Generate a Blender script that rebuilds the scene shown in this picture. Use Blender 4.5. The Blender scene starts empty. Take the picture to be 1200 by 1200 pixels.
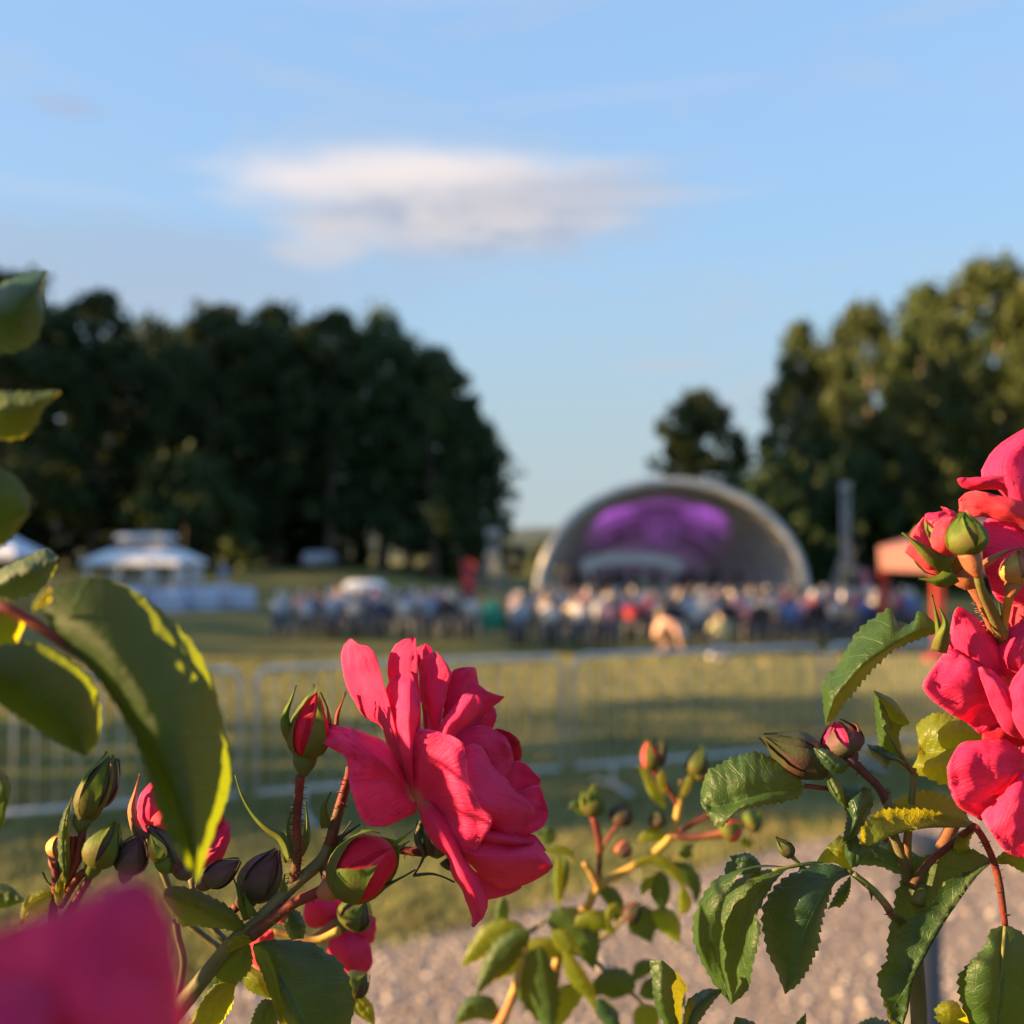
import bpy, math, random
from mathutils import Vector, Matrix, noise as mnoise

RND = random.Random(11)
sc = bpy.context.scene
COL = sc.collection

# ------------------------------------------------------------------ camera
FPX = 1287.0                       # focal length in pixels of the 1200 px photograph
CAM_Z = 1.95
PITCH = math.atan(50.0 / FPX)
CP, SP = math.cos(PITCH), math.sin(PITCH)
FOCUS = 0.305
cam_d = bpy.data.cameras.new('camera')
cam = bpy.data.objects.new('camera', cam_d); COL.objects.link(cam)
cam.location = (0, 0, CAM_Z); cam.rotation_euler = (math.pi / 2 + PITCH, 0, 0)
cam_d.sensor_width = 36; cam_d.lens = 36 * FPX / 1200
cam_d.clip_start = 0.01; cam_d.clip_end = 3000
cam_d.dof.use_dof = True; cam_d.dof.focus_distance = FOCUS; cam_d.dof.aperture_fstop = 9.6
sc.camera = cam

# ------------------------------------------------------------------ world, sun, exposure
SUN_EL = math.radians(14.0)
SUN_H = Vector((-0.985, -0.16, 0)).normalized()          # horizontal direction towards the sun
SUN_DIR = Vector((SUN_H.x * math.cos(SUN_EL), SUN_H.y * math.cos(SUN_EL), math.sin(SUN_EL)))
SKY_STRENGTH = 0.06
sc.view_settings.view_transform = 'Standard'; sc.view_settings.look = 'None'
EXPOSURE = 2.2
sc.view_settings.exposure = EXPOSURE; sc.view_settings.gamma = 1.0; sc.view_settings.use_curve_mapping = False
world = bpy.data.worlds.new('World'); sc.world = world; world.use_nodes = True
sun_d = bpy.data.lights.new('sun', 'SUN'); sun_d.energy = 5.0; sun_d.angle = math.radians(0.5)
sun_d.color = (1.0, 0.63, 0.30)
sun = bpy.data.objects.new('sun', sun_d); COL.objects.link(sun)
sun.location = SUN_DIR * 60; sun.rotation_euler = SUN_DIR.to_track_quat('Z', 'Y').to_euler()
sc.render.engine = 'CYCLES'
sc.cycles.use_denoising = True
sc.cycles.max_bounces = 8; sc.cycles.transmission_bounces = 6; sc.cycles.diffuse_bounces = 4
sc.cycles.sample_clamp_indirect = 6.0

class NT:
    """small helper to write node trees"""
    def __init__(s, tree): s.t = tree; s.n = tree.nodes; s.l = tree.links
    def node(s, kind, **kw):
        n = s.n.new(kind)
        for k, v in kw.items(): setattr(n, k, v)
        return n
    def set(s, sock, v):
        if isinstance(v, bpy.types.NodeSocket): s.l.new(v, sock)
        elif v is not None:
            if sock.type == 'RGBA' and len(v) == 3: v = (*v, 1)
            sock.default_value = v
    def math(s, op, a, b=None, c=None, clamp=False):
        n = s.node('ShaderNodeMath', operation=op, use_clamp=clamp)
        s.set(n.inputs[0], a)
        if b is not None: s.set(n.inputs[1], b)
        if c is not None: s.set(n.inputs[2], c)
        return n.outputs[0]
    def mix(s, f, a, b, blend='MIX'):
        n = s.node('ShaderNodeMix', data_type='RGBA', blend_type=blend)
        s.set(n.inputs[0], f); s.set(n.inputs[6], a); s.set(n.inputs[7], b)
        return n.outputs[2]
    def noise(s, vec, scale, detail=3, rough=0.5, dist=0.0, out=0):
        n = s.node('ShaderNodeTexNoise')
        if vec is not None: s.set(n.inputs['Vector'], vec)
        n.inputs['Scale'].default_value = scale; n.inputs['Detail'].default_value = detail
        n.inputs['Roughness'].default_value = rough; n.inputs['Distortion'].default_value = dist
        return n.outputs[out]
    def mapr(s, v, a, b, c=0.0, d=1.0, smooth=True):
        n = s.node('ShaderNodeMapRange', interpolation_type='SMOOTHSTEP' if smooth else 'LINEAR')
        s.set(n.inputs[0], v)
        for i, q in enumerate((a, b, c, d)): s.set(n.inputs[1 + i], q)
        return n.outputs[0]
    def bump(s, h, strength=0.3, dist=0.01):
        n = s.node('ShaderNodeBump'); n.inputs['Strength'].default_value = strength
        n.inputs['Distance'].default_value = dist; s.set(n.inputs['Height'], h)
        return n.outputs[0]

def build_world():
    k = NT(world.node_tree); k.n.clear()
    out = k.node('ShaderNodeOutputWorld'); bg = k.node('ShaderNodeBackground')
    sky = k.node('ShaderNodeTexSky', sky_type='NISHITA')
    sky.sun_disc = False; sky.sun_elevation = SUN_EL
    sky.sun_rotation = math.atan2(SUN_DIR.x, SUN_DIR.y)
    sky.altitude = 200; sky.air_density = 1.0; sky.dust_density = 0.6; sky.ozone_density = 1.6
    tc = k.node('ShaderNodeTexCoord'); sep = k.node('ShaderNodeSeparateXYZ')
    k.l.new(tc.outputs['Generated'], sep.inputs[0])
    X, Y, Z = sep.outputs
    # azimuth / elevation of the looking direction
    az = k.math('ARCTAN2', X, Y)
    hor = k.math('SQRT', k.math('ADD', k.math('MULTIPLY', X, X), k.math('MULTIPLY', Y, Y)))
    el = k.math('ARCTAN2', Z, hor)
    comb = k.node('ShaderNodeCombineXYZ')
    k.set(comb.inputs[0], az); k.set(comb.inputs[1], k.math('MULTIPLY', el, 2.4)); comb.inputs[2].default_value = 3.1
    V = comb.outputs[0]
    wob = k.math('SUBTRACT', k.noise(V, 9, 4, .55), 0.5)
    wob2 = k.math('SUBTRACT', k.noise(V, 26, 3, .5), 0.5)
    def lens(caz, cel, waz, hup, hdn, soft=0.55, wamp=0.55, tilt=0.0):
        da = k.math('SUBTRACT', az, caz); de = k.math('SUBTRACT', k.math('SUBTRACT', el, cel), k.math('MULTIPLY', da, tilt))
        up = k.math('DIVIDE', k.math('MAXIMUM', de, 0.0), hup)
        dn = k.math('DIVIDE', k.math('MAXIMUM', k.math('MULTIPLY', de, -1.0), 0.0), hdn)
        q = k.math('ADD', k.math('POWER', k.math('ABSOLUTE', k.math('DIVIDE', da, waz)), 1.7),
                   k.math('ADD', k.math('POWER', up, 1.6), k.math('POWER', dn, 1.6)))
        q = k.math('ADD', q, k.math('ADD', k.math('MULTIPLY', wob, wamp), k.math('MULTIPLY', wob2, wamp * .5)))
        return k.mapr(q, 1.0 + soft * .3, 1.0 - soft, 0, 1), de, da
    bw = k.node('ShaderNodeRGBToBW'); k.l.new(sky.outputs[0], bw.inputs[0])
    S = 1.0 / (SKY_STRENGTH * 2 ** EXPOSURE)           # turns a displayed value into a sky value
    gain = k.math('DIVIDE', 1.45 * S, k.math('ADD', k.math('MULTIPLY', bw.outputs[0], 2.0), 1.0))
    sc_ = k.node('ShaderNodeVectorMath', operation='SCALE'); k.l.new(sky.outputs[0], sc_.inputs[0]); k.l.new(gain, sc_.inputs['Scale'])
    c = sc_.outputs[0]
    hz = k.mapr(k.math('ABSOLUTE', el), .30, .0, 0, .80)
    c = k.mix(hz, c, (.47 * S, .585 * S, .69 * S, 1))          # pale air near the horizon, all the way round
    def col(r, g, b): return (r * S, g * S, b * S, 1)
    # thin high veils over the whole sky
    mpv = k.node('ShaderNodeMapping'); k.l.new(V, mpv.inputs[0]); mpv.inputs['Scale'].default_value = (1, 1.7, 1); mpv.inputs['Rotation'].default_value = (0, 0, -.35)
    veil = k.mapr(k.noise(mpv.outputs[0], 3.4, 6, .62, .9), .47, .74, 0, .42)
    c = k.mix(veil, c, col(.52, .60, .72))
    # soft veil of the low western air
    low, _, _ = lens(-.35, .245, .30, .05, .06, .9, .9)
    c = k.mix(k.math('MULTIPLY', low, .45), c, col(.44, .48, .60))
    for (wa, we, ww, wh, wf, wt) in ((-.33, .505, .15, .016, .34, .10), (-.05, .475, .20, .010, .16, .06), (.10, .40, .16, .012, .16, .05), (-.40, .30, .12, .010, .22, .0)):
        wsp, _, _ = lens(wa, we, ww, wh, wh, 1.2, 1.3, wt)
        c = k.mix(k.math('MULTIPLY', wsp, wf), c, col(.66, .68, .78))
    pk, _, _ = lens(.14, .170, .06, .007, .007, .9, .5)
    c = k.mix(k.math('MULTIPLY', pk, .28), c, col(.66, .58, .62))
    sm, _, _ = lens(-.39, .365, .035, .012, .010, .9, .6)
    c = k.mix(k.math('MULTIPLY', sm, .35), c, col(.48, .47, .56))
    # the long lens cloud
    m, de, da = lens(-.055, .328, .235, .036, .080, .95, .95, -.03)
    lit = k.mapr(k.math('ADD', k.math('ADD', de, k.math('MULTIPLY', da, -.16)), k.math('MULTIPLY', wob2, .02)), -.028, .022, 0, 1)
    ccol = k.mix(lit, col(.49, .525, .63), col(.98, .87, .83))
    c = k.mix(k.math('MULTIPLY', m, .93), c, ccol)
    m2, de2, da2 = lens(-.055, .296, .155, .030, .030, .95, .9, -.02)
    c = k.mix(k.math('MULTIPLY', m2, .72), c, k.mix(k.mapr(wob2, -.12, .18), col(.47, .52, .64), col(.74, .70, .72)))
    # warm puffs under it
    for (a, e, w, h, f) in ((-.178, .268, .048, .020, .50), (-.150, .283, .060, .018, .45), (-.180, .290, .052, .013, .42), (-.078, .297, .020, .015, .40), (-.010, .302, .040, .012, .45), (.085, .298, .046, .008, .36), (.06, .316, .17, .012, .34)):
        p, _, _ = lens(a, e, w, h, h, .9, .8)
        c = k.mix(k.math('MULTIPLY', p, f), c, col(.76, .70, .70))
    k.set(bg.inputs[0], c); bg.inputs[1].default_value = SKY_STRENGTH
    k.l.new(bg.outputs[0], out.inputs[0])
build_world()

# ------------------------------------------------------------------ geometry helpers
def at(px, py, d):
    """a point seen at pixel (px, py) of the photograph, d metres away along the view axis"""
    xr = (px - 600) / FPX * d; yu = (600 - py) / FPX * d
    return Vector((xr, d * CP - yu * SP, CAM_Z + d * SP + yu * CP))
def gx(px, Y): return (px - 600) / FPX * Y
def gz(py, Y): return CAM_Z - (py - 650) / FPX * Y
def sstep(a, b, x):
    t = max(0.0, min(1.0, (x - a) / (b - a))); return t * t * (3 - 2 * t)
def terrain(x, y):
    z = 0.9 * (1 - sstep(1.2, 3.2, y))
    z += -(0.18 * sstep(19, 24, y) + .27 * sstep(25, 46, y)) * sstep(-11, -5, x)
    z += 0.9 * sstep(38, 78, y) * (1 - sstep(-12, 2, x)) 
    z += 0.5 * sstep(60, 90, y) * sstep(14, 30, x)
    z += 0.03 * mnoise.noise((x * .25, y * .25, 0)) * sstep(3, 8, y)
    return z

WLOC = {}
def obj(name, verts, faces, mat, parent=None, smooth=True, uvs=None, origin=None, midx=None):
    vs = [Vector(v) for v in verts]
    c = Vector(origin) if origin is not None else sum(vs, Vector()) / max(1, len(vs))
    me = bpy.data.meshes.new(name)
    me.from_pydata([tuple(v - c) for v in vs], [], faces)
    mats = mat if isinstance(mat, (list, tuple)) else [mat]
    for m in mats: me.materials.append(m)
    if smooth: me.polygons.foreach_set('use_smooth', [True] * len(me.polygons))
    if midx is not None: me.polygons.foreach_set('material_index', midx)
    if uvs is not None:
        ul = me.uv_layers.new(name='UVMap')
        buf = []
        for p in me.polygons:
            for vi in p.vertices: buf += uvs[vi]
        ul.data.foreach_set('uv', buf)
    me.update()
    o = bpy.data.objects.new(name, me); COL.objects.link(o)
    if parent is not None:
        o.parent = parent; o.location = c - WLOC[parent.name]
    else: o.location = c
    WLOC[o.name] = c
    return o
def tag(o, label=None, cat=None, group=None, kind=None):
    if label: o['label'] = label
    if cat: o['category'] = cat
    if group: o['group'] = group
    if kind: o['kind'] = kind
    return o
def thing(name, loc, label, cat, group=None):
    o = bpy.data.objects.new(name, None); COL.objects.link(o)
    o.location = loc; o.empty_display_size = .1; WLOC[o.name] = Vector(loc)
    return tag(o, label, cat, group)
def copy_tree(o, parent=None, loc=None, rz=None):
    c = o.copy(); COL.objects.link(c)
    if parent is not None: c.parent = parent
    if loc is not None: c.location = loc
    if rz is not None: c.rotation_euler = (0, 0, rz)
    for ch in list(o.children): copy_tree(ch, c)
    return c

class MB:
    """collects simple solids into one mesh"""
    def __init__(s): s.v = []; s.f = []; s.m = []; s.mi = 0
    def add(s, vs, fs):
        b = len(s.v); s.v += [Vector(v) for v in vs]; s.f += [tuple(b + i for i in f) for f in fs]; s.m += [s.mi] * len(fs)
        return s
    def box(s, c, size, rot=None):
        c = Vector(c); x, y, z = (q / 2 for q in size)
        vs = [Vector(p) for p in ((-x,-y,-z),(x,-y,-z),(x,y,-z),(-x,y,-z),(-x,-y,z),(x,-y,z),(x,y,z),(-x,y,z))]
        if rot is not None: vs = [rot @ v for v in vs]
        return s.add([c + v for v in vs], [(0,3,2,1),(4,5,6,7),(0,1,5,4),(1,2,6,5),(2,3,7,6),(3,0,4,7)])
    def tube(s, pts, r, n=8, cap=True):
        pts = [Vector(p) for p in pts]; k = len(pts)
        rs = r if isinstance(r, (list, tuple)) else [r] * k
        vs, fs = [], []
        up = None
        for i, p in enumerate(pts):
            t = (pts[min(i + 1, k - 1)] - pts[max(i - 1, 0)])
            if t.length < 1e-9: t = Vector((0, 0, 1))
            t.normalize()
            if up is None:
                up = Vector((0, 0, 1)) if abs(t.z) < .9 else Vector((1, 0, 0))
            a = t.cross(up); 
            if a.length < 1e-6: a = t.orthogonal()
            a.normalize(); b = a.cross(t); up = b
            for j in range(n):
                q = 2 * math.pi * j / n
                vs.append(p + (a * math.cos(q) + b * math.sin(q)) * rs[i])
        for i in range(k - 1):
            for j in range(n):
                fs.append((i*n+j, i*n+(j+1)%n, (i+1)*n+(j+1)%n, (i+1)*n+j))
        if cap:
            fs.append(tuple(range(n))[::-1]); fs.append(tuple((k-1)*n + j for j in range(n)))
        return s.add(vs, fs)
    def lathe(s, c, prof, n=16, sx=1, sy=1):
        c = Vector(c); vs, fs = [], []
        for (r, z) in prof:
            for j in range(n):
                q = 2 * math.pi * j / n
                vs.append(c + Vector((r * sx * math.cos(q), r * sy * math.sin(q), z)))
        for i in range(len(prof) - 1):
            for j in range(n):
                fs.append((i*n+j, i*n+(j+1)%n, (i+1)*n+(j+1)%n, (i+1)*n+j))
        fs.append(tuple(range(n))[::-1]); fs.append(tuple((len(prof)-1)*n + j for j in range(n)))
        return s.add(vs, fs)
    def build(s, name, mat, parent=None, smooth=False, origin=None):
        return obj(name, s.v, s.f, mat, parent, smooth, origin=origin, midx=s.m if isinstance(mat, (list, tuple)) else None)

def cr_eval(P, t):
    """uniform Catmull-Rom through tuples P, t in [0, len-1]"""
    n = len(P); i = min(int(t), n - 2); f = t - i
    p1, p2 = P[i], P[i + 1]
    p0 = P[i - 1] if i > 0 else tuple(2 * a - b for a, b in zip(p1, p2))
    p3 = P[i + 2] if i + 2 < n else tuple(2 * b - a for a, b in zip(p1, p2))
    return tuple(.5 * (2*b + (c - a) * f + (2*a - 5*b + 4*c - d) * f*f + (-a + 3*b - 3*c + d) * f**3) for a, b, c, d in zip(p0, p1, p2, p3))
def resample(P, n):
    """n+1 points at equal arc length along the spline through P"""
    if len(P) == 1: return [P[0]] * (n + 1)
    M = 12 * (len(P) - 1)
    pts = [cr_eval(P, (len(P) - 1) * i / M) for i in range(M + 1)]
    L = [0.0]
    for a, b in zip(pts, pts[1:]): L.append(L[-1] + math.hypot(a[0] - b[0], a[1] - b[1]) + 1e-6)
    out = []; j = 0
    for i in range(n + 1):
        t = L[-1] * i / n
        while j < M - 1 and L[j + 1] < t: j += 1
        f = (t - L[j]) / (L[j + 1] - L[j])
        f = max(0, min(1, f))
        out.append(tuple(a + (b - a) * f for a, b in zip(pts[j], pts[j + 1])))
    return out
def lerp_list(D, t):
    if len(D) == 1: return D[0]
    return cr_eval([(d,) for d in D], t * (len(D) - 1))[0]

def surf(rails, d0, nu, nv, smooth_across=True, puff=0.0, serr=0.0, teeth=12, ripple=0.0, seed=0, under=None, pivot_up=False, thick=0.0):
    """a curved blade strung between rails (pixel outlines with depth in mm round the distance d0)"""
    R = []
    for pts, D in rails:
        r = resample([(float(x), float(y)) for x, y in pts], nv)
        R.append([(x, y, lerp_list(D, i / nv)) for i, (x, y) in enumerate(r)])
    k = len(R); rows = []
    for i in range(nv + 1):
        P = [R[j][i] for j in range(k)]
        row = []
        for j in range(nu + 1):
            t = (k - 1) * j / nu
            if smooth_across and k > 2: q = cr_eval(P, t)
            else:
                a = min(int(t), k - 2); f = t - a
                q = tuple(u + (w - u) * f for u, w in zip(P[a], P[a + 1]))
                q = (q[0], q[1], q[2] + puff * 4 * f * (1 - f) * math.sin(math.pi * min(1, max(0, i / nv))))
            if ripple:
                vv = i / nv
                eu = abs(2 * j / nu - 1) ** 3; ew = max(eu, max(0, vv - .75) * 4)
                jx = 1.1 * ew * mnoise.noise((q[0] * .10, q[1] * .10, seed * 3.1)); jy = 1.1 * ew * mnoise.noise((q[0] * .10, q[1] * .10, seed * 3.1 + 9)); jd = .45 * ripple * ew * mnoise.noise((q[0] * .11 + seed, q[1] * .11, 3.3))
                q = (q[0] + jx, q[1] + jy, q[2] + jd + ripple * vv * mnoise.noise((q[0] * .045 + seed * 7.3, q[1] * .045, seed * 1.7)) + .5 * ripple * vv * mnoise.noise((q[0] * .16 + seed, q[1] * .16, 5.1)))
            row.append(q)
        rows.append(row)
    if serr:
        for i in range(1, nv):
            fr = (i / nv * teeth) % 1.0
            env = math.sin(math.pi * (i / nv)) ** .4
            for e, a in ((0, 1), (nu, nu - 1)):
                p, q = rows[i][e], rows[i][a]
                dx, dy = p[0] - q[0], p[1] - q[1]; L = math.hypot(dx, dy)
                if L < .5: continue
                amt = serr * (fr - .45) * env * (1 + .35 * mnoise.noise((i * .7, e * 1.3, seed)))
                rows[i][e] = (p[0] + dx / L * amt, p[1] + dy / L * amt, p[2])
    verts = [at(x, y, d0 + d / 1000.0) for row in rows for (x, y, d) in row]
    uvs = [(j / nu, i / nv) for i in range(nv + 1) for j in range(nu + 1)]
    faces = [(i*(nu+1)+j, i*(nu+1)+j+1, (i+1)*(nu+1)+j+1, (i+1)*(nu+1)+j) for i in range(nv) for j in range(nu)]
    if under is not None:
        n = Vector()
        for f in faces:
            a, b, c_, d_ = (verts[q] for q in f)
            n += (c_ - a).cross(d_ - b)
        view = Vector((0, 0, CAM_Z)) - sum(verts, Vector()) / len(verts)
        if (n.dot(view) > 0) == under: faces = [f[::-1] for f in faces]
    if thick:
        # a second skin a fraction of a millimetre behind, joined along the rim
        n0 = len(verts); nor = [Vector() for _ in verts]
        for f in faces:
            a, b, c_, d_ = (verts[q] for q in f); m = (c_ - a).cross(d_ - b)
            for q in f: nor[q] += m
        verts = verts + [v - (m.normalized() if m.length > 0 else Vector((0, 1, 0))) * thick for v, m in zip(verts, nor)]
        back = [tuple(q + n0 for q in f[::-1]) for f in faces]
        edge = {}
        for f in faces:
            for a, b in zip(f, f[1:] + f[:1]): edge[(a, b)] = 1
        rim = [(b, a, a + n0, b + n0) for (a, b) in edge if (b, a) not in edge]
        faces = faces + back + rim; uvs = uvs + uvs
    return verts, faces, uvs

# ------------------------------------------------------------------ materials
MATS = {}
def new_mat(name):
    m = bpy.data.materials.new(name); m.use_nodes = True
    k = NT(m.node_tree); k.n.clear()
    k.out = k.node('ShaderNodeOutputMaterial')
    return m, k
def principled(k, **kw):
    p = k.node('ShaderNodeBsdfPrincipled')
    for a, v in kw.items(): k.set(p.inputs[a.replace('_', ' ')], v)
    return p
def plain(name, c, rough=.6, var=.25, scale=8, metal=0, bump=.0, spec=.5):
    if name in MATS: return MATS[name]
    m, k = new_mat(name)
    tc = k.node('ShaderNodeTexCoord')
    nz = k.noise(tc.outputs['Object'], scale, 4, .6)
    dark = tuple(q * (1 - var) for q in c); lite = tuple(min(1, q * (1 + var)) for q in c)
    p = principled(k, Base_Color=k.mix(k.mapr(nz, .3, .7), dark, lite), Roughness=rough, Metallic=metal, Specular_IOR_Level=spec)
    if bump: k.set(p.inputs['Normal'], k.bump(nz, bump, .02))
    k.l.new(p.outputs[0], k.out.inputs[0]); MATS[name] = m
    return m

def petal_mat(name, c1, c2, basec, trans):
    m, k = new_mat(name)
    uv = k.node('ShaderNodeUVMap'); sep = k.node('ShaderNodeSeparateXYZ'); k.l.new(uv.outputs[0], sep.inputs[0])
    tc = k.node('ShaderNodeTexCoord')
    mp = k.node('ShaderNodeMapping'); k.l.new(uv.outputs[0], mp.inputs[0]); mp.inputs['Scale'].default_value = (34, 1.6, 1)
    vein = k.noise(mp.outputs[0], 1.6, 4, .6, .25)
    nz = k.noise(tc.outputs['Object'], 90, 3, .55)
    nf = k.noise(tc.outputs['Object'], 1400, 2, .5)
    c = k.mix(k.mapr(nz, .3, .7), c1, c2)
    c = k.mix(k.math('MULTIPLY', k.mapr(vein, .45, .62), .22), c, tuple(q * .60 for q in c1))
    eu = k.math('ABSOLUTE', k.math('SUBTRACT', k.math('MULTIPLY', sep.outputs[0], 2.0), 1.0))
    rim = k.math('MAXIMUM', k.mapr(eu, .90, 1.0), k.mapr(sep.outputs[1], .93, 1.0))
    c = k.mix(k.math('MULTIPLY', rim, .38), c, tuple(min(1, q * 1.1 + .10) for q in c2))
    blot = k.noise(tc.outputs['Object'], 210, 4, .7)
    c = k.mix(k.math('MULTIPLY', k.mapr(blot, .60, .72), .22), c, tuple(q * .55 for q in c1))
    c = k.mix(k.mapr(sep.outputs[1], .16, .0, 0, .75), c, basec)
    b = k.bump(k.math('ADD', k.math('MULTIPLY', vein, 1.0), k.math('MULTIPLY', nf, .2)), .75, .0008)
    p = principled(k, Base_Color=c, Roughness=.55, Specular_IOR_Level=.18, Normal=b)
    t = k.node('ShaderNodeBsdfTranslucent'); k.set(t.inputs[0], k.mix(.5, c, (.98, .055, .13))); k.set(t.inputs['Normal'], b)
    mx = k.node('ShaderNodeMixShader'); mx.inputs[0].default_value = trans
    k.l.new(p.outputs[0], mx.inputs[1]); k.l.new(t.outputs[0], mx.inputs[2]); k.l.new(mx.outputs[0], k.out.inputs[0])
    return m
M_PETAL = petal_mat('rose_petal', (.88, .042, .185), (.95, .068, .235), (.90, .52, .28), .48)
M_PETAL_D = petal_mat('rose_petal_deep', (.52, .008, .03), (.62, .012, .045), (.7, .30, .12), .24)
M_PETAL_C = petal_mat('rose_petal_coral', (.84, .065, .115), (.92, .10, .15), (.92, .50, .25), .42)
M_PETAL_N = petal_mat('rose_petal_magenta', (.76, .032, .15), (.86, .05, .19), (.85, .45, .3), .38)

def leaf_mat(name, top1, top2, undr, transc, trans=.30, rough=.50, veins=True):
    m, k = new_mat(name)
    uv = k.node('ShaderNodeUVMap'); sep = k.node('ShaderNodeSeparateXYZ'); k.l.new(uv.outputs[0], sep.inputs[0])
    tc = k.node('ShaderNodeTexCoord'); geo = k.node('ShaderNodeNewGeometry')
    U, Vv = sep.outputs[0], sep.outputs[1]
    nz = k.noise(tc.outputs['Object'], 120, 3, .6)
    c = k.mix(k.mapr(nz, .3, .7), top1, top2)
    au = k.math('ABSOLUTE', k.math('SUBTRACT', k.math('MULTIPLY', U, 2.0), 1.0))     # 0 on the midrib, 1 at the edges
    wv = k.math('SUBTRACT', k.noise(tc.outputs['Object'], 300, 2), .5)
    ph = k.math('FRACT', k.math('ADD', k.math('SUBTRACT', k.math('MULTIPLY', Vv, 8.0), k.math('MULTIPLY', k.math('POWER', au, .8), 1.9)), k.math('MULTIPLY', wv, .25)))
    side = k.mapr(k.math('ABSOLUTE', k.math('SUBTRACT', ph, .5)), .055, .0, 0, 1)
    rib = k.mapr(au, .05, .0, 0, 1)
    vn = k.node('ShaderNodeTexVoronoi', feature='DISTANCE_TO_EDGE'); k.l.new(tc.outputs['Object'], vn.inputs['Vector']); vn.inputs['Scale'].default_value = 520
    net = k.mapr(vn.outputs['Distance'], .09, .0, 0, 1)
    vv = k.math('MAXIMUM', rib, k.math('MULTIPLY', side, .55))
    light = tuple(min(1, q * 2.1 + .012) for q in top2)
    if veins:
        c = k.mix(k.math('MULTIPLY', vv, .55), c, light)
        c = k.mix(k.math('MULTIPLY', net, .10), c, light)
    cb = k.mix(k.mapr(nz, .3, .7), tuple(q * .85 for q in undr), undr)
    cb = k.mix(k.math('MULTIPLY', vv, .4), cb, tuple(min(1, q * 1.4) for q in undr))
    cc = k.mix(geo.outputs['Backfacing'], c, cb)
    h = k.math('SUBTRACT', k.math('ADD', k.math('MULTIPLY', nz, .5), k.math('MULTIPLY', net, -.22)), k.math('MULTIPLY', vv, .8))
    b = k.bump(h, .45, .0008)
    rr = k.mix(geo.outputs['Backfacing'], (rough,) * 3, (.62,) * 3)
    rsep = k.node('ShaderNodeSeparateColor'); k.l.new(rr, rsep.inputs[0])
    p = principled(k, Base_Color=cc, Roughness=rsep.outputs[0], Specular_IOR_Level=.34, Normal=b)
    t = k.node('ShaderNodeBsdfTranslucent'); k.set(t.inputs[0], k.mix(k.math('MULTIPLY', vv, .3), transc, tuple(q * .6 for q in transc))); k.set(t.inputs['Normal'], b)
    mx = k.node('ShaderNodeMixShader'); mx.inputs[0].default_value = trans
    k.l.new(p.outputs[0], mx.inputs[1]); k.l.new(t.outputs[0], mx.inputs[2]); k.l.new(mx.outputs[0], k.out.inputs[0])
    return m
M_LEAF = leaf_mat('rose_leaf', (.016, .048, .010), (.030, .074, .015), (.045, .080, .018), (.40, .38, .012), .30)
M_LEAF_Y = leaf_mat('rose_leaf_yellow_lit', (.075, .115, .010), (.110, .145, .014), (.100, .130, .020), (.68, .60, .012), .48, .45)  # yellow leaves, and sunlight on leaf parts put into the colour
M_LEAF_T = leaf_mat('rose_leaf_thin', (.016, .048, .010), (.030, .074, .015), (.018, .044, .008), (.28, .37, .006), .36)
M_LEAF_N = leaf_mat('rose_leaf_bluish', (.014, .044, .020), (.024, .064, .028), (.06, .10, .055), (.30, .34, .03), .25, .40)

def skin_mat(name, c1, c2, rough=.62, scale=160, trans=.0, spots=None):
    m, k = new_mat(name)
    tc = k.node('ShaderNodeTexCoord'); geo = k.node('ShaderNodeNewGeometry')
    nz = k.noise(tc.outputs['Object'], scale, 4, .6)
    c = k.mix(k.mapr(nz, .35, .65), c1, c2)
    if spots is not None: c = k.mix(k.mapr(k.noise(tc.outputs['Object'], scale * .3, 2), .52, .66), c, spots)
    b = k.bump(k.noise(tc.outputs['Object'], scale * 6, 2), .25, .0005)
    p = principled(k, Base_Color=c, Roughness=rough, Specular_IOR_Level=.25, Normal=b)
    if trans:
        t = k.node('ShaderNodeBsdfTranslucent'); k.set(t.inputs[0], tuple(min(1, q * 2.2) for q in c2))
        mx = k.node('ShaderNodeMixShader'); mx.inputs[0].default_value = trans
        k.l.new(p.outputs[0], mx.inputs[1]); k.l.new(t.outputs[0], mx.inputs[2]); k.l.new(mx.outputs[0], k.out.inputs[0])
    else: k.l.new(p.outputs[0], k.out.inputs[0])
    return m
M_STEM_R = skin_mat('stem_red', (.10, .016, .013), (.17, .030, .018), spots=(.08, .045, .018))
M_STEM_G = skin_mat('stem_green', (.10, .12, .03), (.15, .14, .04), spots=(.17, .08, .035))
M_STEM_Y = skin_mat('stem_ochre', (.34, .20, .045), (.40, .27, .06), spots=(.36, .13, .05))
M_STEM_O = skin_mat('stem_olive', (.09, .085, .035), (.13, .11, .05))
M_SEPAL = skin_mat('sepal_green', (.060, .105, .012), (.105, .150, .016), trans=.25, spots=(.11, .09, .022))
M_SEPAL_D = skin_mat('sepal_dark', (.045, .055, .022), (.075, .07, .03), trans=.1, spots=(.08, .035, .028))
M_SEPAL_P = skin_mat('sepal_purple', (.065, .028, .03), (.10, .04, .04), spots=(.05, .05, .024))
M_HIP = skin_mat('hip_green', (.05, .075, .02), (.08, .095, .025))
M_HIP_R = skin_mat('hip_ruddy', (.22, .07, .04), (.30, .11, .05))

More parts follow.
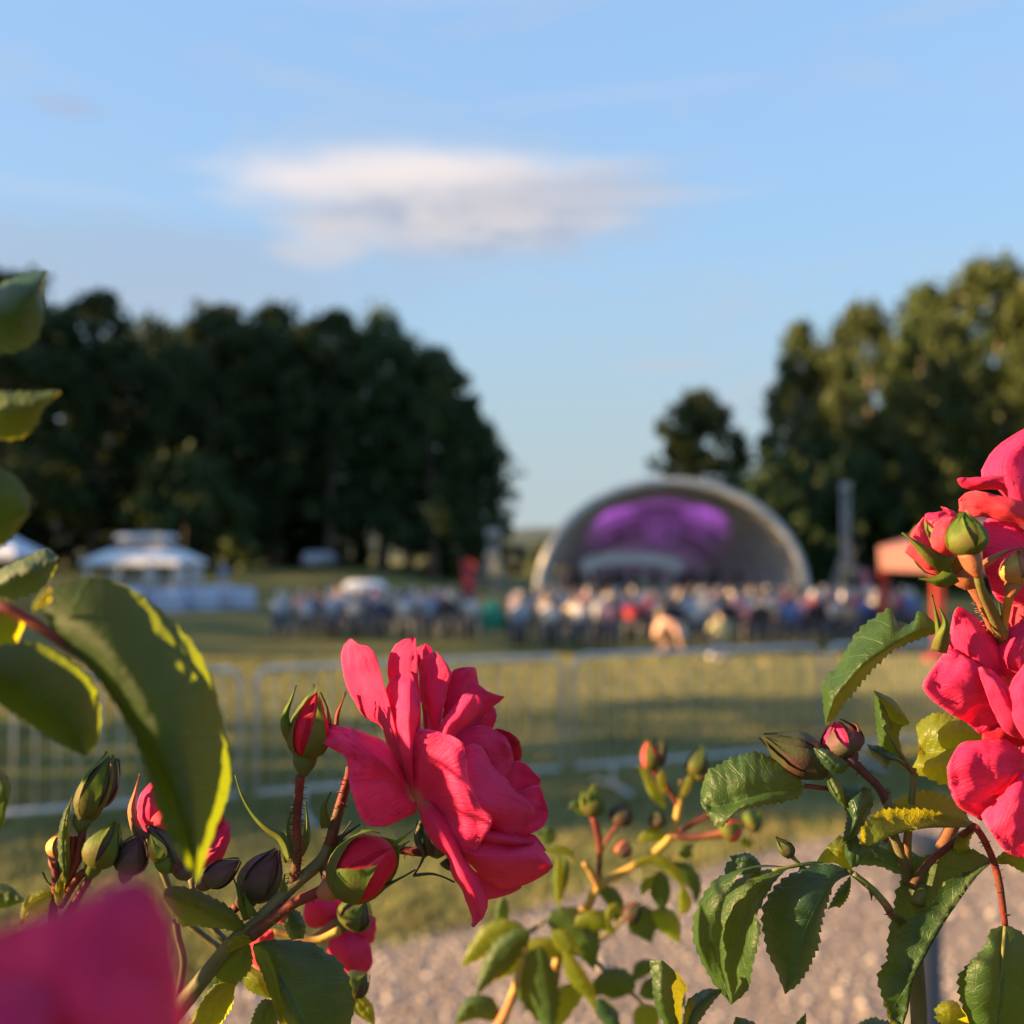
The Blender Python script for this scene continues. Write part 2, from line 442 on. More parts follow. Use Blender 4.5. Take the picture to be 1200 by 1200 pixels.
# ------------------------------------------------------------------ plant part helpers
SEED = [0]
def petal(parent, rails, d0, mat=None, nu=14, nv=18, ripple=2.0, label=None):
    SEED[0] += 1
    v, f, u = surf(rails, d0, nu, nv, True, ripple=ripple, seed=SEED[0], thick=.00028)
    return obj('petal', v, f, mat or M_PETAL, parent, True, u)
def leaf(parent, rails, d0, mat=None, under=False, serr=4.0, teeth=14, puff=-1.5, nu=12, nv=56, ripple=1.6, name='leaf'):
    SEED[0] += 1
    v, f, u = surf(rails, d0, nu, nv, False, puff=puff, serr=serr, teeth=teeth, ripple=ripple, seed=SEED[0], under=under)
    return obj(name, v, f, mat or M_LEAF, parent, True, u)
def qleaf(parent, mid, w, d0, dz=(0,), tl=.8, tr=.8, sl=4., sr=4., mat=None, under=False, serr=None, name='leaf', peak=.42, **kw):
    """leaf from its midrib in pixels; tl/tr: how wide each half shows; sl/sr: how far (mm) each half bends away"""
    n = 10
    P = resample([(float(x), float(y)) for x, y in mid], n)
    L, R, D = [], [], []
    for i in range(n + 1):
        t = i / n
        pr = (math.sin(math.pi * t ** (math.log(.5) / math.log(peak)))) ** (.8 if t < peak else 1.3) if 0 < t < 1 else 0
        a = P[max(0, i - 1)]; b = P[min(n, i + 1)]
        dx, dy = b[0] - a[0], b[1] - a[1]; q = math.hypot(dx, dy) + 1e-6
        nx, ny = -dy / q, dx / q
        L.append((P[i][0] - nx * w * pr * tl, P[i][1] - ny * w * pr * tl)); R.append((P[i][0] + nx * w * pr * tr, P[i][1] + ny * w * pr * tr))
    dl = [lerp_list(dz, i / 6) + sl * math.sin(math.pi * i / 6) for i in range(7)]
    dr = [lerp_list(dz, i / 6) + sr * math.sin(math.pi * i / 6) for i in range(7)]
    return leaf(parent, [(L, dl), (P, list(dz)), (R, dr)], d0, mat, under, serr=serr if serr is not None else max(1.5, w * .12), name=name, **kw)
def stem(parent, pts, d0, r, mat, name='stem', prick=0, n=10, seg=None):
    """pts: (px, py, depth offset mm), r: radius in pixels (list or number)"""
    P = [(float(p[0]), float(p[1]), float(p[2] if len(p) > 2 else 0)) for p in pts]
    seg = seg or max(8, 5 * (len(P) - 1))
    Q = resample(P, seg)
    W = [at(x, y, d0 + d / 1000) for x, y, d in Q]
    rr = [(lerp_list(r, i / seg) if isinstance(r, (list, tuple)) else r) / FPX * d0 for i in range(seg + 1)]
    rr = [q * (1 + .07 * mnoise.noise((i * .9, d0 * 50, q * 900))) for i, q in enumerate(rr)]
    mb = MB(); mb.tube(W, rr, n)
    for _ in range(prick):
        i = RND.randint(1, seg - 1); t = (W[i] - W[i - 1]).normalized()
        p = W[i - 1].lerp(W[i], RND.random())
        o = t.orthogonal().normalized(); o.rotate(Matrix.Rotation(RND.uniform(0, 6.28), 3, t))
        h = RND.uniform(.5, 1.0) * .0013
        mb.tube([p + o * rr[i] * .9, p + o * (rr[i] + h) - t * h * .15], [.00015, .00006], 4)
    return mb.build(name, mat, parent, True)
def thorn(parent, x, y, d0, tx, ty, r=3.5, mat=None):
    a, b = at(x, y, d0), at(tx, ty, d0)
    mb = MB(); mb.tube([a, a.lerp(b, .55), b], [r / FPX * d0, r * .4 / FPX * d0, .00005], 8)
    return mb.build('thorn', mat or M_STEM_R, parent, True)
PROF = [(0, .42), (.08, .72), (.2, .95), (.34, 1.0), (.5, .92), (.66, .72), (.8, .46), (.92, .2), (1, .03)]
def bud(parent, base, tip, r, d0, body, sepals, sep_mat, hip=None, hip_mat=None, dz=(0, 0), name='rose_bud', prof=None, twist=2.2, label=None):
    """base, tip in pixels, r radius in pixels; sepals: list of (theta deg, length, half width, flare)"""
    A = at(base[0], base[1], d0 + dz[0] / 1000); T = at(tip[0], tip[1], d0 + dz[1] / 1000)
    ax = T - A; L = ax.length; a = ax.normalized(); rm = r / FPX * d0
    e1 = Vector((0, 0, CAM_Z)) - A; e1 = (e1 - a * e1.dot(a)).normalized(); e2 = a.cross(e1)
    if e2.x < 0 and abs(a.z) > .3: e2 = -e2
    prof = prof or PROF
    def rad(t):
        for (t0, r0), (t1, r1) in zip(prof, prof[1:]):
            if t <= t1: f = (t - t0) / (t1 - t0); f = f * f * (3 - 2 * f) * .5 + f * .5; return (r0 + (r1 - r0) * f) * rm
        return prof[-1][1] * rm
    n, m = 20, 16; vs, fs, uv = [], [], []
    for i in range(m + 1):
        t = i / m
        for j in range(n):
            q = 2 * math.pi * j / n
            k = 1 + .07 * math.cos(3 * q + twist * 3 * t) * sstep(.1, .7, t) + .04 * math.cos(5 * q + 1)
            vs.append(A + a * L * t + (e1 * math.cos(q) + e2 * math.sin(q)) * rad(t) * k); uv.append((j / n, .25 + .75 * t))
    for i in range(m):
        for j in range(n): fs.append((i*n+j, i*n+(j+1)%n, (i+1)*n+(j+1)%n, (i+1)*n+j))
    fs.append(tuple(range(n))[::-1])
    b = obj(name, vs, fs, body, parent, True, uv)
    if label: b['label'] = label
    for (th, ln, hw, fl) in sepals:
        th = math.radians(th); vs, fs, uv = [], [], []; nu, nv = 6, 14
        for i in range(nv + 1):
            t = i / nv; tt = t * ln
            w = hw * ((1 - t) ** .8 * (1 + .25 * math.sin(t * 5)) + .05 * (1 - t))
            rr = (rad(min(1, tt)) if tt <= 1 else rad(1)) * 1.05 + .0002 + fl / FPX * d0 * t ** 2.2
            for j in range(nu + 1):
                u = (j / nu - .5) * 2
                q = th + u * w * rm * 1.0 / max(rr, rm * .55)
                rj = rr + .0006 * (abs(u) ** 2) * t
                vs.append(A + a * L * tt + (e1 * math.cos(q) + e2 * math.sin(q)) * rj); uv.append((j / nu, t))
        for i in range(nv):
            for j in range(nu): fs.append((i*(nu+1)+j, i*(nu+1)+j+1, (i+1)*(nu+1)+j+1, (i+1)*(nu+1)+j))
        obj('sepal', vs, fs, sep_mat, b, True, uv)
    if hip:
        hx, hy, hr = hip                                   # lower end in pixels and radius
        B = at(hx, hy, d0 + dz[0] / 1000); v = A - B
        mb = MB(); k = 9
        pts = [B + v * (i / (k - 1)) * 1.12 for i in range(k)]
        hs = [.36, .50, .68, .84, .94, .99, 1.0, 1.0, .98]
        mb.tube(pts, [hr / FPX * d0 * q for q in hs], 14)
        mb.build('hip', hip_mat or M_HIP, b, True)
    return b
def flower(parent, c, r, d0, mat=None, dz=0):
    """receptacle that carries the petals; returned as the flower"""
    p = at(c[0], c[1], d0 + dz / 1000); rm = r / FPX * d0
    mb = MB(); mb.lathe(p, [(.1 * rm, -rm * .8), (.7 * rm, -rm * .5), (rm, 0), (.8 * rm, rm * .5), (.2 * rm, rm * .7)], 12)
    return mb.build('rose_flower', mat or M_HIP, parent, True)

# ================================================================== THE SETTING
def ground_mat():
    m, k = new_mat('grass_ground')
    tc = k.node('ShaderNodeTexCoord'); P = tc.outputs['Object']
    big = k.noise(P, .16, 4, .6); mid = k.noise(P, .9, 4, .65); fine = k.noise(P, 9, 4, .7)
    c = k.mix(k.mapr(mid, .3, .7), (.095, .108, .026), (.140, .138, .036))
    c = k.mix(k.math('MULTIPLY', k.mapr(big, .42, .62), .65), c, (.19, .165, .055))
    c = k.mix(k.math('MULTIPLY', k.mapr(fine, .35, .7), .5), c, (.060, .074, .018))
    mp = k.node('ShaderNodeMapping'); k.l.new(P, mp.inputs[0]); mp.inputs['Scale'].default_value = (.12, 1.1, 1); mp.inputs['Rotation'].default_value = (0, 0, .12)
    c = k.mix(k.math('MULTIPLY', k.mapr(k.noise(mp.outputs[0], 1.0, 3), .45, .62), .35), c, (.21, .17, .075))
    p = principled(k, Base_Color=c, Roughness=.9, Specular_IOR_Level=.15, Normal=k.bump(k.math('ADD', fine, k.math('MULTIPLY', mid, 2)), .6, .05))
    k.l.new(p.outputs[0], k.out.inputs[0]); return m
def gravel_mat():
    m, k = new_mat('gravel')
    tc = k.node('ShaderNodeTexCoord'); P = tc.outputs['Object']
    big = k.noise(P, 1.3, 4, .6); mid = k.noise(P, 9, 3, .6); fine = k.noise(P, 45, 3, .6)
    vo = k.node('ShaderNodeTexVoronoi'); k.l.new(P, vo.inputs['Vector']); vo.inputs['Scale'].default_value = 22
    c = k.mix(k.mapr(big, .3, .7), (.18, .142, .115), (.235, .192, .16))
    c = k.mix(k.math('MULTIPLY', k.mapr(mid, .4, .66), .7), c, (.13, .098, .078))
    c = k.mix(k.math('MULTIPLY', k.mapr(fine, .45, .7), .5), c, (.33, .27, .225))
    p = principled(k, Base_Color=c, Roughness=.92, Normal=k.bump(k.math('ADD', vo.outputs['Distance'], fine), .7, .02))
    k.l.new(p.outputs[0], k.out.inputs[0]); return m
M_GROUND = ground_mat(); M_GRAVEL = gravel_mat()

def build_ground():
    xs = [-900, -400, -200, -120, -80] + [-60 + 2 * i for i in range(21)] + [-18 + .6 * i for i in range(62)] + [20 + 2 * i for i in range(21)] + [80, 120, 200, 400, 900]
    ys = [-200, -60, -20, -6, -2, 0, .6] + [1 + .3 * i for i in range(26)] + [9 + .8 * i for i in range(40)] + [41 + 2 * i for i in range(30)] + [105, 120, 150, 200, 300, 500, 900, 1600]
    vs = [(x, y, terrain(x, y)) for y in ys for x in xs]; n = len(xs)
    fs = [(i*n+j, i*n+j+1, (i+1)*n+j+1, (i+1)*n+j) for i in range(len(ys)-1) for j in range(n-1)]
    o = obj('ground', vs, fs, M_GROUND, origin=(0, 0, 0)); tag(o, 'mown green park lawn with dry patches', kind='structure')
build_ground()

def edge_y(x):                                    # far edge of the gravel path
    return 5.95 + .80 * x - .02 * x * x + .16 * mnoise.noise((x * 1.3, .7, 0)) + .07 * mnoise.noise((x * 5, 3.7, 0))
def build_path():
    nx, ny = 90, 26; vs = []
    for i in range(nx + 1):
        x = -7 + 16 * i / nx; y1 = edge_y(x); y0 = min(y1 - 1.2, 2.9 + .34 * x)
        for j in range(ny + 1):
            y = y0 + (y1 - y0) * j / ny; vs.append((x, y, terrain(x, y) + .012))
    fs = [(i*(ny+1)+j, (i+1)*(ny+1)+j, (i+1)*(ny+1)+j+1, i*(ny+1)+j+1) for i in range(nx) for j in range(ny)]
    tag(obj('gravel_path', vs, fs, M_GRAVEL, origin=(0, 0, 0)), 'pinkish grey gravel path below the roses', kind='structure')
    peb = [plain('pebble_a', (.27, .22, .18), .85, .2, 3), plain('pebble_b', (.14, .11, .09), .85, .2, 3), plain('pebble_c', (.40, .345, .30), .85, .15, 3)]
    r = random.Random(5); V, Fc, mi = [], [], []
    for _ in range(9000):
        x = r.uniform(-3.2, 4.6); y1 = edge_y(x); y = r.uniform(max(3.4, y1 - 3.6), y1 + .12 * abs(r.gauss(0, 1)))
        s = r.uniform(.008, .02) * (1.7 if r.random() < .08 else 1); z = terrain(x, y) + .012; q = r.random() * 6; b = len(V)
        ring = [(math.cos(q + t * 1.257), math.sin(q + t * 1.257) * .75) for t in range(5)]
        V += [(x + u * s, y + w * s, z - .004) for u, w in ring] + [(x + u * s * .6, y + w * s * .6, z + s * .6) for u, w in ring]
        for t in range(5): Fc.append((b + t, b + (t+1) % 5, b + 5 + (t+1) % 5, b + 5 + t)); mi.append(0)
        Fc.append(tuple(b + 5 + t for t in range(5))); k = r.choice((0, 0, 1, 2)); mi[-5:] = [k] * 5; mi.append(k)
    tag(obj('pebbles', V, Fc, peb, None, True, origin=(0, 0, 0), midx=mi), 'loose small stones scattered over the gravel path', kind='stuff')
build_path()

def build_grass():
    gm = [plain('blade_a', (.095, .125, .026), .7, .3, 2), plain('blade_b', (.16, .16, .04), .7, .3, 2), plain('blade_c', (.28, .22, .08), .8, .2, 2)]
    r = random.Random(8); V, Fc, mi = [], [], []
    n = 0
    while n < 70000:
        Y = 5.0 + 18 * r.random() ** 1.15; x = r.uniform(-.50, .50) * Y * 1.05
        if Y < edge_y(x) - .05: continue
        d = mnoise.noise((x * 1.1, Y * 1.1, 2.0))
        if r.random() > .75 + d: continue
        n += 1
        h = r.uniform(.03, .075) * (1 + .6 * max(0, d)); q = r.random() * 6.28; w = .004 * (1 + Y * .09); z = terrain(x, Y) - .003
        lx, ly = r.gauss(0, .4) * h, r.gauss(0, .4) * h; b = len(V)
        V += [(x - w * math.cos(q), Y - w * math.sin(q), z), (x + w * math.cos(q), Y + w * math.sin(q), z), (x + lx, Y + ly, z + h)]
        Fc.append((b, b + 1, b + 2)); mi.append(2 if r.random() < .18 + .3 * max(0, -d) else (1 if r.random() < .4 else 0))
    tag(obj('grass', V, Fc, gm, None, False, origin=(0, 0, 0), midx=mi), 'short tufts of grass on the lawn by the barriers', kind='stuff')
build_grass()

# far wooded ridge and the sunlit field before it
def build_hill():
    m = plain('far_woods', (.035, .055, .045), .9, .35, .03)  # haze of the distance put into the woods as a bluer green
    nx, ny = 120, 10; vs = []
    for i in range(nx + 1):
        x = -420 + 840 * i / nx
        for j in range(ny + 1):
            t = j / ny
            h = 12.5 + 4 * mnoise.noise((x * .008, 1.2, 0)) + 1.6 * mnoise.noise((x * .06, t * 3, 4)) + .9 * mnoise.noise((x * .25, t * 9, 1))
            vs.append((x, 430 + 90 * t, max(-.4, h * math.sin(math.pi * .5 * min(1, t * 1.6)) ** .6 - .4)))
    fs = [(i*(ny+1)+j, (i+1)*(ny+1)+j, (i+1)*(ny+1)+j+1, i*(ny+1)+j+1) for i in range(nx) for j in range(ny)]
    tag(obj('hill', vs, fs, m, origin=(0, 430, 0)), 'distant blue green wooded ridge on the horizon', kind='structure')
build_hill()

# ------------------------------------------------------------------ trees
def foliage_mat(name, a, b, tr, trans=.22):
    m, k = new_mat(name)
    tc = k.node('ShaderNodeTexCoord'); oi = k.node('ShaderNodeObjectInfo')
    nz = k.noise(tc.outputs['Object'], .7, 3, .6)
    c = k.mix(k.mapr(nz, .3, .7), a, b)
    hs = k.node('ShaderNodeHueSaturation'); k.l.new(c, hs.inputs['Color'])
    k.set(hs.inputs['Value'], k.mapr(oi.outputs['Random'], 0, 1, .8, 1.2, False)); k.set(hs.inputs['Hue'], k.mapr(oi.outputs['Random'], 0, 1, .485, .512, False))
    d = principled(k, Base_Color=hs.outputs[0], Roughness=.6, Specular_IOR_Level=.3)
    t = k.node('ShaderNodeBsdfTranslucent'); k.set(t.inputs[0], tr)
    mx = k.node('ShaderNodeMixShader'); mx.inputs[0].default_value = trans
    k.l.new(d.outputs[0], mx.inputs[1]); k.l.new(t.outputs[0], mx.inputs[2]); k.l.new(mx.outputs[0], k.out.inputs[0])
    return m
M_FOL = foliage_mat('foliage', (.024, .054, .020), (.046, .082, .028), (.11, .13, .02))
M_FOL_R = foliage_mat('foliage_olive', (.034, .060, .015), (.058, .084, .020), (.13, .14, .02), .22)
M_BARK = plain('bark', (.13, .105, .085), .9, .35, 3, bump=.6)

def crown_mesh(name, seed, rx, h, n_clump, per, leaf_s, mat, low=.0, prof=None, core=.35):
    r = random.Random(seed); V, Fc = [], []
    prof = prof or (lambda t: max(.05, 1 - abs(1.9 * t - .85) ** 2.6) ** .5)
    cl = []
    for _ in range(n_clump):
        t = low + (1 - low) * r.random() ** .9; q = r.random() * 6.283
        R = rx * prof(t) * (core + (1 - core) * math.sqrt(r.random()))
        cl.append((Vector((R * math.cos(q), R * math.sin(q), t * h)), r.uniform(.09, .25) * rx))
    for c, cr in cl:
        for _ in range(per):
            d = Vector((r.gauss(0, 1), r.gauss(0, 1), r.gauss(0, .8))).normalized() * cr * (.35 + .62 * r.random() + .55 * r.random() ** 4)
            p = c + d; s = leaf_s * r.uniform(.6, 1.3)
            a = Vector((r.gauss(0, 1), r.gauss(0, 1), r.gauss(0, 1))).normalized(); b = a.orthogonal().normalized(); b.rotate(Matrix.Rotation(r.random() * 6.28, 3, a))
            e = a.cross(b); k = len(V)
            V += [p - b * s, p + e * s * .5, p + b * s, p - e * s * .5]; Fc.append((k, k+1, k+2, k+3))
    me = bpy.data.meshes.new(name); me.from_pydata([tuple(v) for v in V], [], Fc); me.materials.append(mat); me.update()
    return me, cl
def trunk_mesh(name, seed, r0, h, cl):
    r = random.Random(seed); mb = MB()
    pts = [Vector((0, 0, -.3))]; x = y = 0
    for i in range(1, 9):
        x += r.gauss(0, .10); y += r.gauss(0, .10); pts.append(Vector((x, y, h * i / 8)))
    mb.tube(pts, [r0 * (1.5 if i == 0 else 1) * (1 - .85 * i / 8) for i in range(9)], 9)
    for c, cr in r.sample(cl, min(14, len(cl))):
        z = max(.25 * h, min(h * .85, c.z * .75 + .1 * h)); i = min(7, int(z / h * 8)); s = pts[i].lerp(pts[i + 1], z / h * 8 - i)
        mid = s.lerp(c, .5) + Vector((0, 0, -.05 * (c - s).length)); k = r0 * .38 * (1 - z / h * .6)
        mb.tube([s, mid, c], [k, k * .6, k * .15], 6)
    me = bpy.data.meshes.new(name); me.from_pydata([tuple(v) for v in mb.v], [], mb.f); me.materials.append(M_BARK)
    me.polygons.foreach_set('use_smooth', [True] * len(me.polygons)); me.update()
    return me
ORD = ('first', 'second', 'third', 'fourth', 'fifth', 'sixth', 'seventh', 'eighth', 'ninth', 'tenth', 'eleventh', 'twelfth', 'thirteenth', 'fourteenth')
VAR = []
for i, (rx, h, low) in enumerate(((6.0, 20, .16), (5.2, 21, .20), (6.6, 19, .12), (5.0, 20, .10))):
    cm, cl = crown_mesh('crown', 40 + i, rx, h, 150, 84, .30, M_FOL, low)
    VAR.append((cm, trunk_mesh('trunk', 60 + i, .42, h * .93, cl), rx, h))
cmr = []
for i, (rx, h, low) in enumerate(((6.0, 19, .05), (5.4, 20, .08))):
    cm, cl = crown_mesh('crown', 80 + i, rx, h, 150, 86, .30, M_FOL_R, low)
    cmr.append((cm, trunk_mesh('trunk', 90 + i, .42, h * .93, cl), rx, h))
cm, cl = crown_mesh('crown', 95, 5.2, 19, 190, 80, .30, M_FOL_R, .1, core=0.0)
cmr.append((cm, trunk_mesh('trunk', 96, .3, 17.5, cl), 5.2, 19))
bush_me, _ = crown_mesh('crown', 120, 3.2, 4.2, 40, 95, .24, M_FOL, 0, lambda t: (1 - t ** 2.2) ** .5)
bushr_me, _ = crown_mesh('crown', 121, 3.2, 4.2, 40, 95, .24, M_FOL_R, 0, lambda t: (1 - t ** 2.2) ** .5)

def tree(x, y, top, half, var, label, group, kind='tree', rot=None, z0=None):
    cm, tm, rx, h = var
    z = terrain(x, y) if z0 is None else z0
    t = thing('deciduous_tree', (x, y, z), label, 'tree', group)
    sz = (top - z) / (h * 1.03); sx = half / (rx * .92)
    a = rot if rot is not None else RND.random() * 6.28
    for nm, me in (('trunk', tm), ('crown', cm)):
        o = bpy.data.objects.new(nm, me); COL.objects.link(o); o.parent = t
        o.scale = ((sx, sx, sz) if nm == 'crown' else (sz, sz, sz)); o.rotation_euler = (0, 0, a)
    return t
def bush(x, y, half, h, me, label, group):
    t = thing('shrub', (x, y, terrain(x, y)), label, 'shrub', group)
    o = bpy.data.objects.new('foliage', me); COL.objects.link(o); o.parent = t
    o.scale = (half / 3.2, half / 3.2, h / 4.2); o.rotation_euler = (0, 0, RND.random() * 6.28)
    st = MB(); st.tube([(x, y, terrain(x, y) - .1), (x + .1, y, terrain(x, y) + h * .55)], [.09, .03], 6)
    st.build('trunk', M_BARK, t, True)
    return t

LT = [(8, 80, 316, 95, 'tallest dark tree at the far left edge of the picture'), (108, 86, 338, 72, 'dark tree with broad top above the white pavilion'),
      (182, 94, 372, 58, 'lower dark tree in the dip right of the pavilion'), (252, 84, 352, 74, 'dark rounded tree with sky gaps left of centre in the wood'),
      (322, 88, 354, 66, 'dark tree above the small far white van'), (386, 84, 360, 66, 'dark tree above the white parked car'),
      (448, 86, 366, 66, 'dark tree with the visible brown trunk near the wood end'), (508, 83, 402, 58, 'dark tree stepping down towards the gap'),
      (548, 84, 470, 42, 'last and lowest dark tree beside the gap of sky')]
for i, (px, Y, py, hw, lab) in enumerate(LT):
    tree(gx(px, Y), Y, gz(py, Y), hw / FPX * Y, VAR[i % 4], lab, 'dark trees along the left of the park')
# second rank that darkens the wood
for i, px in enumerate((-30, 50, 140, 220, 290, 355, 420, 480, 525)):
    Y = 98 + 4 * (i % 3)
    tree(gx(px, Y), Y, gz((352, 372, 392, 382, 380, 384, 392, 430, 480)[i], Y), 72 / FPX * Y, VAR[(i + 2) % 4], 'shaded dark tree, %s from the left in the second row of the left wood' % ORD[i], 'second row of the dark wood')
# shaded undergrowth below the left wood
for i, px in enumerate((-20, 25, 70, 120, 165, 215, 262, 305, 350, 395, 535)):
    Y = 91 + (i % 3) * 2.5
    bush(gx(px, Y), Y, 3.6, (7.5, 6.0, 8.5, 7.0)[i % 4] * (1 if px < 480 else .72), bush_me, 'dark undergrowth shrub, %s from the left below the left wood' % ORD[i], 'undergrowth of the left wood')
for px, py, hw, lab in ((215, 540, 78, 'rounded paler green shrub standing before the dark wood behind the pavilion'),):
    Y = 74; bush(gx(px, Y), Y, hw / FPX * Y, gz(py, Y) - terrain(gx(px, Y), Y), bush_me, lab, None)
RT = [(818, 80, 458, 58, 'small tree whose top shows behind the band shell'), (940, 86, 376, 42, 'olive tree rising right of the band shell'),
      (1016, 82, 352, 62, 'tall olive tree above the lighting mast'), (1088, 78, 332, 58, 'olive tree left of the tallest sunlit tree'),
      (1168, 66, 300, 92, 'tallest warm sunlit tree at the right edge'), (1262, 64, 285, 100, 'tree cut off by the right edge of the picture')]
for i, (px, Y, py, hw, lab) in enumerate(RT):
    tree(gx(px, Y), Y, gz(py, Y), hw / FPX * Y, cmr[2 if i == 0 else i % 2], lab, 'olive trees along the right of the park')
for i, px in enumerate((925, 985, 1055, 1120, 1200)):
    Y = 97 + 3 * (i % 2)
    tree(gx(px, Y), Y, gz((440, 405, 392, 380, 350)[i], Y), (36, 50, 60, 66, 66)[i] / FPX * Y, VAR[i % 4], 'shaded green tree, %s from the left in the back row behind the olive trees' % ORD[i], 'back row of the right wood')
for i, px in enumerate((905, 950, 1000, 1050, 1100, 1150, 1200)):
    Y = 74 + (i % 2) * 4
    bush(gx(px, Y), Y, 4.2, (8, 9.5, 8.5)[i % 3], bush_me, 'dark green undergrowth shrub, %s from the left right of the band shell' % ORD[i], 'undergrowth of the right wood')
# sunlit growth in the gap behind the shell
for px, Y, py, hw, lab in ((602, 118, 640, 20, 'golden sunlit bush in the gap left of the band shell'), (640, 122, 636, 22, 'golden sunlit bush half hidden by the band shell edge'), (668, 120, 640, 24, 'sunlit bush seen through the side opening of the band shell')):
    bush(gx(px, Y), Y, hw / FPX * Y, gz(py, Y) - terrain(gx(px, Y), Y), bushr_me, lab, None)
# the row beside the lawn that throws the evening shade over crowd and barriers
for i, (x, yt, h, r) in enumerate(((-27, 11.2, 15, 3.0), (-31, 27, 20, 4.0), (-34, 33.9, 24, 4.6), (-40, 43.3, 28, 4.8), (-44, 52, 26, 3.0), (-48, 61, 34, 4.8), (-54, 70.4, 37, 6), (-60, 81.8, 38, 6.5), (-68, 94, 38, 7), (-75, 109, 33, 7.5))):
    y = yt + SUN_H.y / SUN_H.x * (x - 2)
    tree(x, y, h, r, VAR[i % 4], 'shade tree beside the lawn, %s of its row counted from the roses' % ORD[i], 'shade trees beside the lawn')

# ------------------------------------------------------------------ band shell
M_WHITE = plain('white_paint', (.74, .75, .76), .5, .06, 2)
M_RIM = plain('shell_paint', (.50, .52, .53), .55, .06, 2)
M_SHELL_IN = plain('shell_lining', (.62, .595, .555), .75, .10, .8)
M_DARK = plain('dark_cloth', (.022, .022, .026), .8, .2, 3)
M_DECK = plain('stage_deck', (.06, .055, .05), .8, .2, 3)
SX, SY, SZ = 8.0, 55.0, -.45
def shell():
    t = thing('band_shell', (SX, SY, SZ), 'white arched band shell with purple light on its grey inner wall', 'band shell')
    A0, H0, A1, H1, DEP = 6.55, 5.9, 3.9, 3.3, 9.0
    def p(u, v, off):                              # u: 0..1 round the arch, v: 0 front .. 1 back
        q = math.pi * u; s = 1 - (1 - v) ** 1.0; e = math.sqrt(max(0, 1 - .78 * s * s))
        a = (A1 + (A0 - A1) * (1 - s ** 1.6)) + off; h = (H1 + (H0 - H1) * (1 - s ** 1.6)) + off
        return Vector((SX - a * math.cos(q) , SY + DEP * v, SZ + h * (math.sin(q) ** .92)))
    def skin(off, name, mat, flip):
        nu, nv = 48, 14; vs, fs = [], []
        for i in range(nv + 1):
            for j in range(nu + 1): vs.append(p(j / nu, i / nv, off))
        for i in range(nv):
            for j in range(nu):
                if 1 <= j <= 4 and 4 <= i <= 8: continue      # side opening on the left
                f = (i*(nu+1)+j, i*(nu+1)+j+1, (i+1)*(nu+1)+j+1, (i+1)*(nu+1)+j); fs.append(f[::-1] if flip else f)
        return obj(name, vs, fs, mat, t)
    skin(0, 'inner_lining', M_SHELL_IN, False); skin(.30, 'outer_roof', M_RIM, True)
    # front rim
    nu = 64; vs, fs = [], []
    for j in range(nu + 1):
        a, b = p(j / nu, 0, -.03), p(j / nu, 0, .36); vs += [a + Vector((0, -.12, 0)), b + Vector((0, -.12, 0)), b + Vector((0, .25, 0)), a + Vector((0, .25, 0))]
    for j in range(nu):
        for k in range(4): fs.append((j*4+k, j*4+(k+1)%4, (j+1)*4+(k+1)%4, (j+1)*4+k))
    obj('rim', vs, fs, M_RIM, t)
    # back wall
    vs = [Vector((SX, SY + DEP - .02, SZ + 1))] + [p(j / 32, 1, -.02) + Vector((0, -.02, 0)) for j in range(33)]
    obj('back_wall', vs, [(0, j + 1, j + 2) for j in range(32)], M_SHELL_IN, t)
    for v in (.14, .3, .46, .62, .8):
        mb = MB(); mb.tube([p(j / 30, v, -.05) for j in range(31)], .06, 6); mb.build('rib', M_SHELL_IN, t, True)
    mb = MB(); mb.box((SX, SY + 4.3, SZ + .26), (11.6, 8.4, .51)); mb.build('stage', M_DECK, t)
    mb = MB(); mb.add([(SX - 1.18, SY + 4.0, SZ + 4.83), (SX + 1.18, SY + 4.0, SZ + 4.83), (SX + .78, SY + 4.0, SZ + 2.6), (SX - .78, SY + 4.0, SZ + 2.6),
                       (SX - 1.18, SY + 4.1, SZ + 4.83), (SX + 1.18, SY + 4.1, SZ + 4.83), (SX + .78, SY + 4.1, SZ + 2.6), (SX - .78, SY + 4.1, SZ + 2.6)],
                      [(0,3,2,1),(4,5,6,7),(0,1,5,4),(1,2,6,5),(2,3,7,6),(3,0,4,7)]); 
    for s in (-1, 1): mb.tube([(SX + s * .9, SY + 4.05, SZ + 4.8), (SX + s * .9, SY + 4.05, SZ + 5.2)], .02, 5)
    mb.build('hanging_screen', plain('screen_cloth', (.20, .17, .18), .85, .1, 2), t)
shell()
def sound_panels():
    t = thing('acoustic_screen', (SX - 1.7, SY + 3.6, SZ + .52), 'curved row of white sound panels standing behind the orchestra', 'sound screen')
    for i in range(11):
        q = math.pi * (.10 + .8 * i / 10); c = Vector((SX - 1.7 - 2.5 * math.cos(q), SY + 2.6 + 1.3 * math.sin(q), SZ + 1.62 + .62 * math.sin(q)))
        mb = MB(); mb.box(c, (.66, .05, .66), Matrix.Rotation(-(q - math.pi / 2) * .5, 3, 'Z')); mb.box((c.x, c.y, (c.z - .31 + SZ + .52) / 2), (.04, .04, c.z - .31 - SZ - .99 + .01))
        mb.build('panel', M_WHITE, t)
sound_panels()
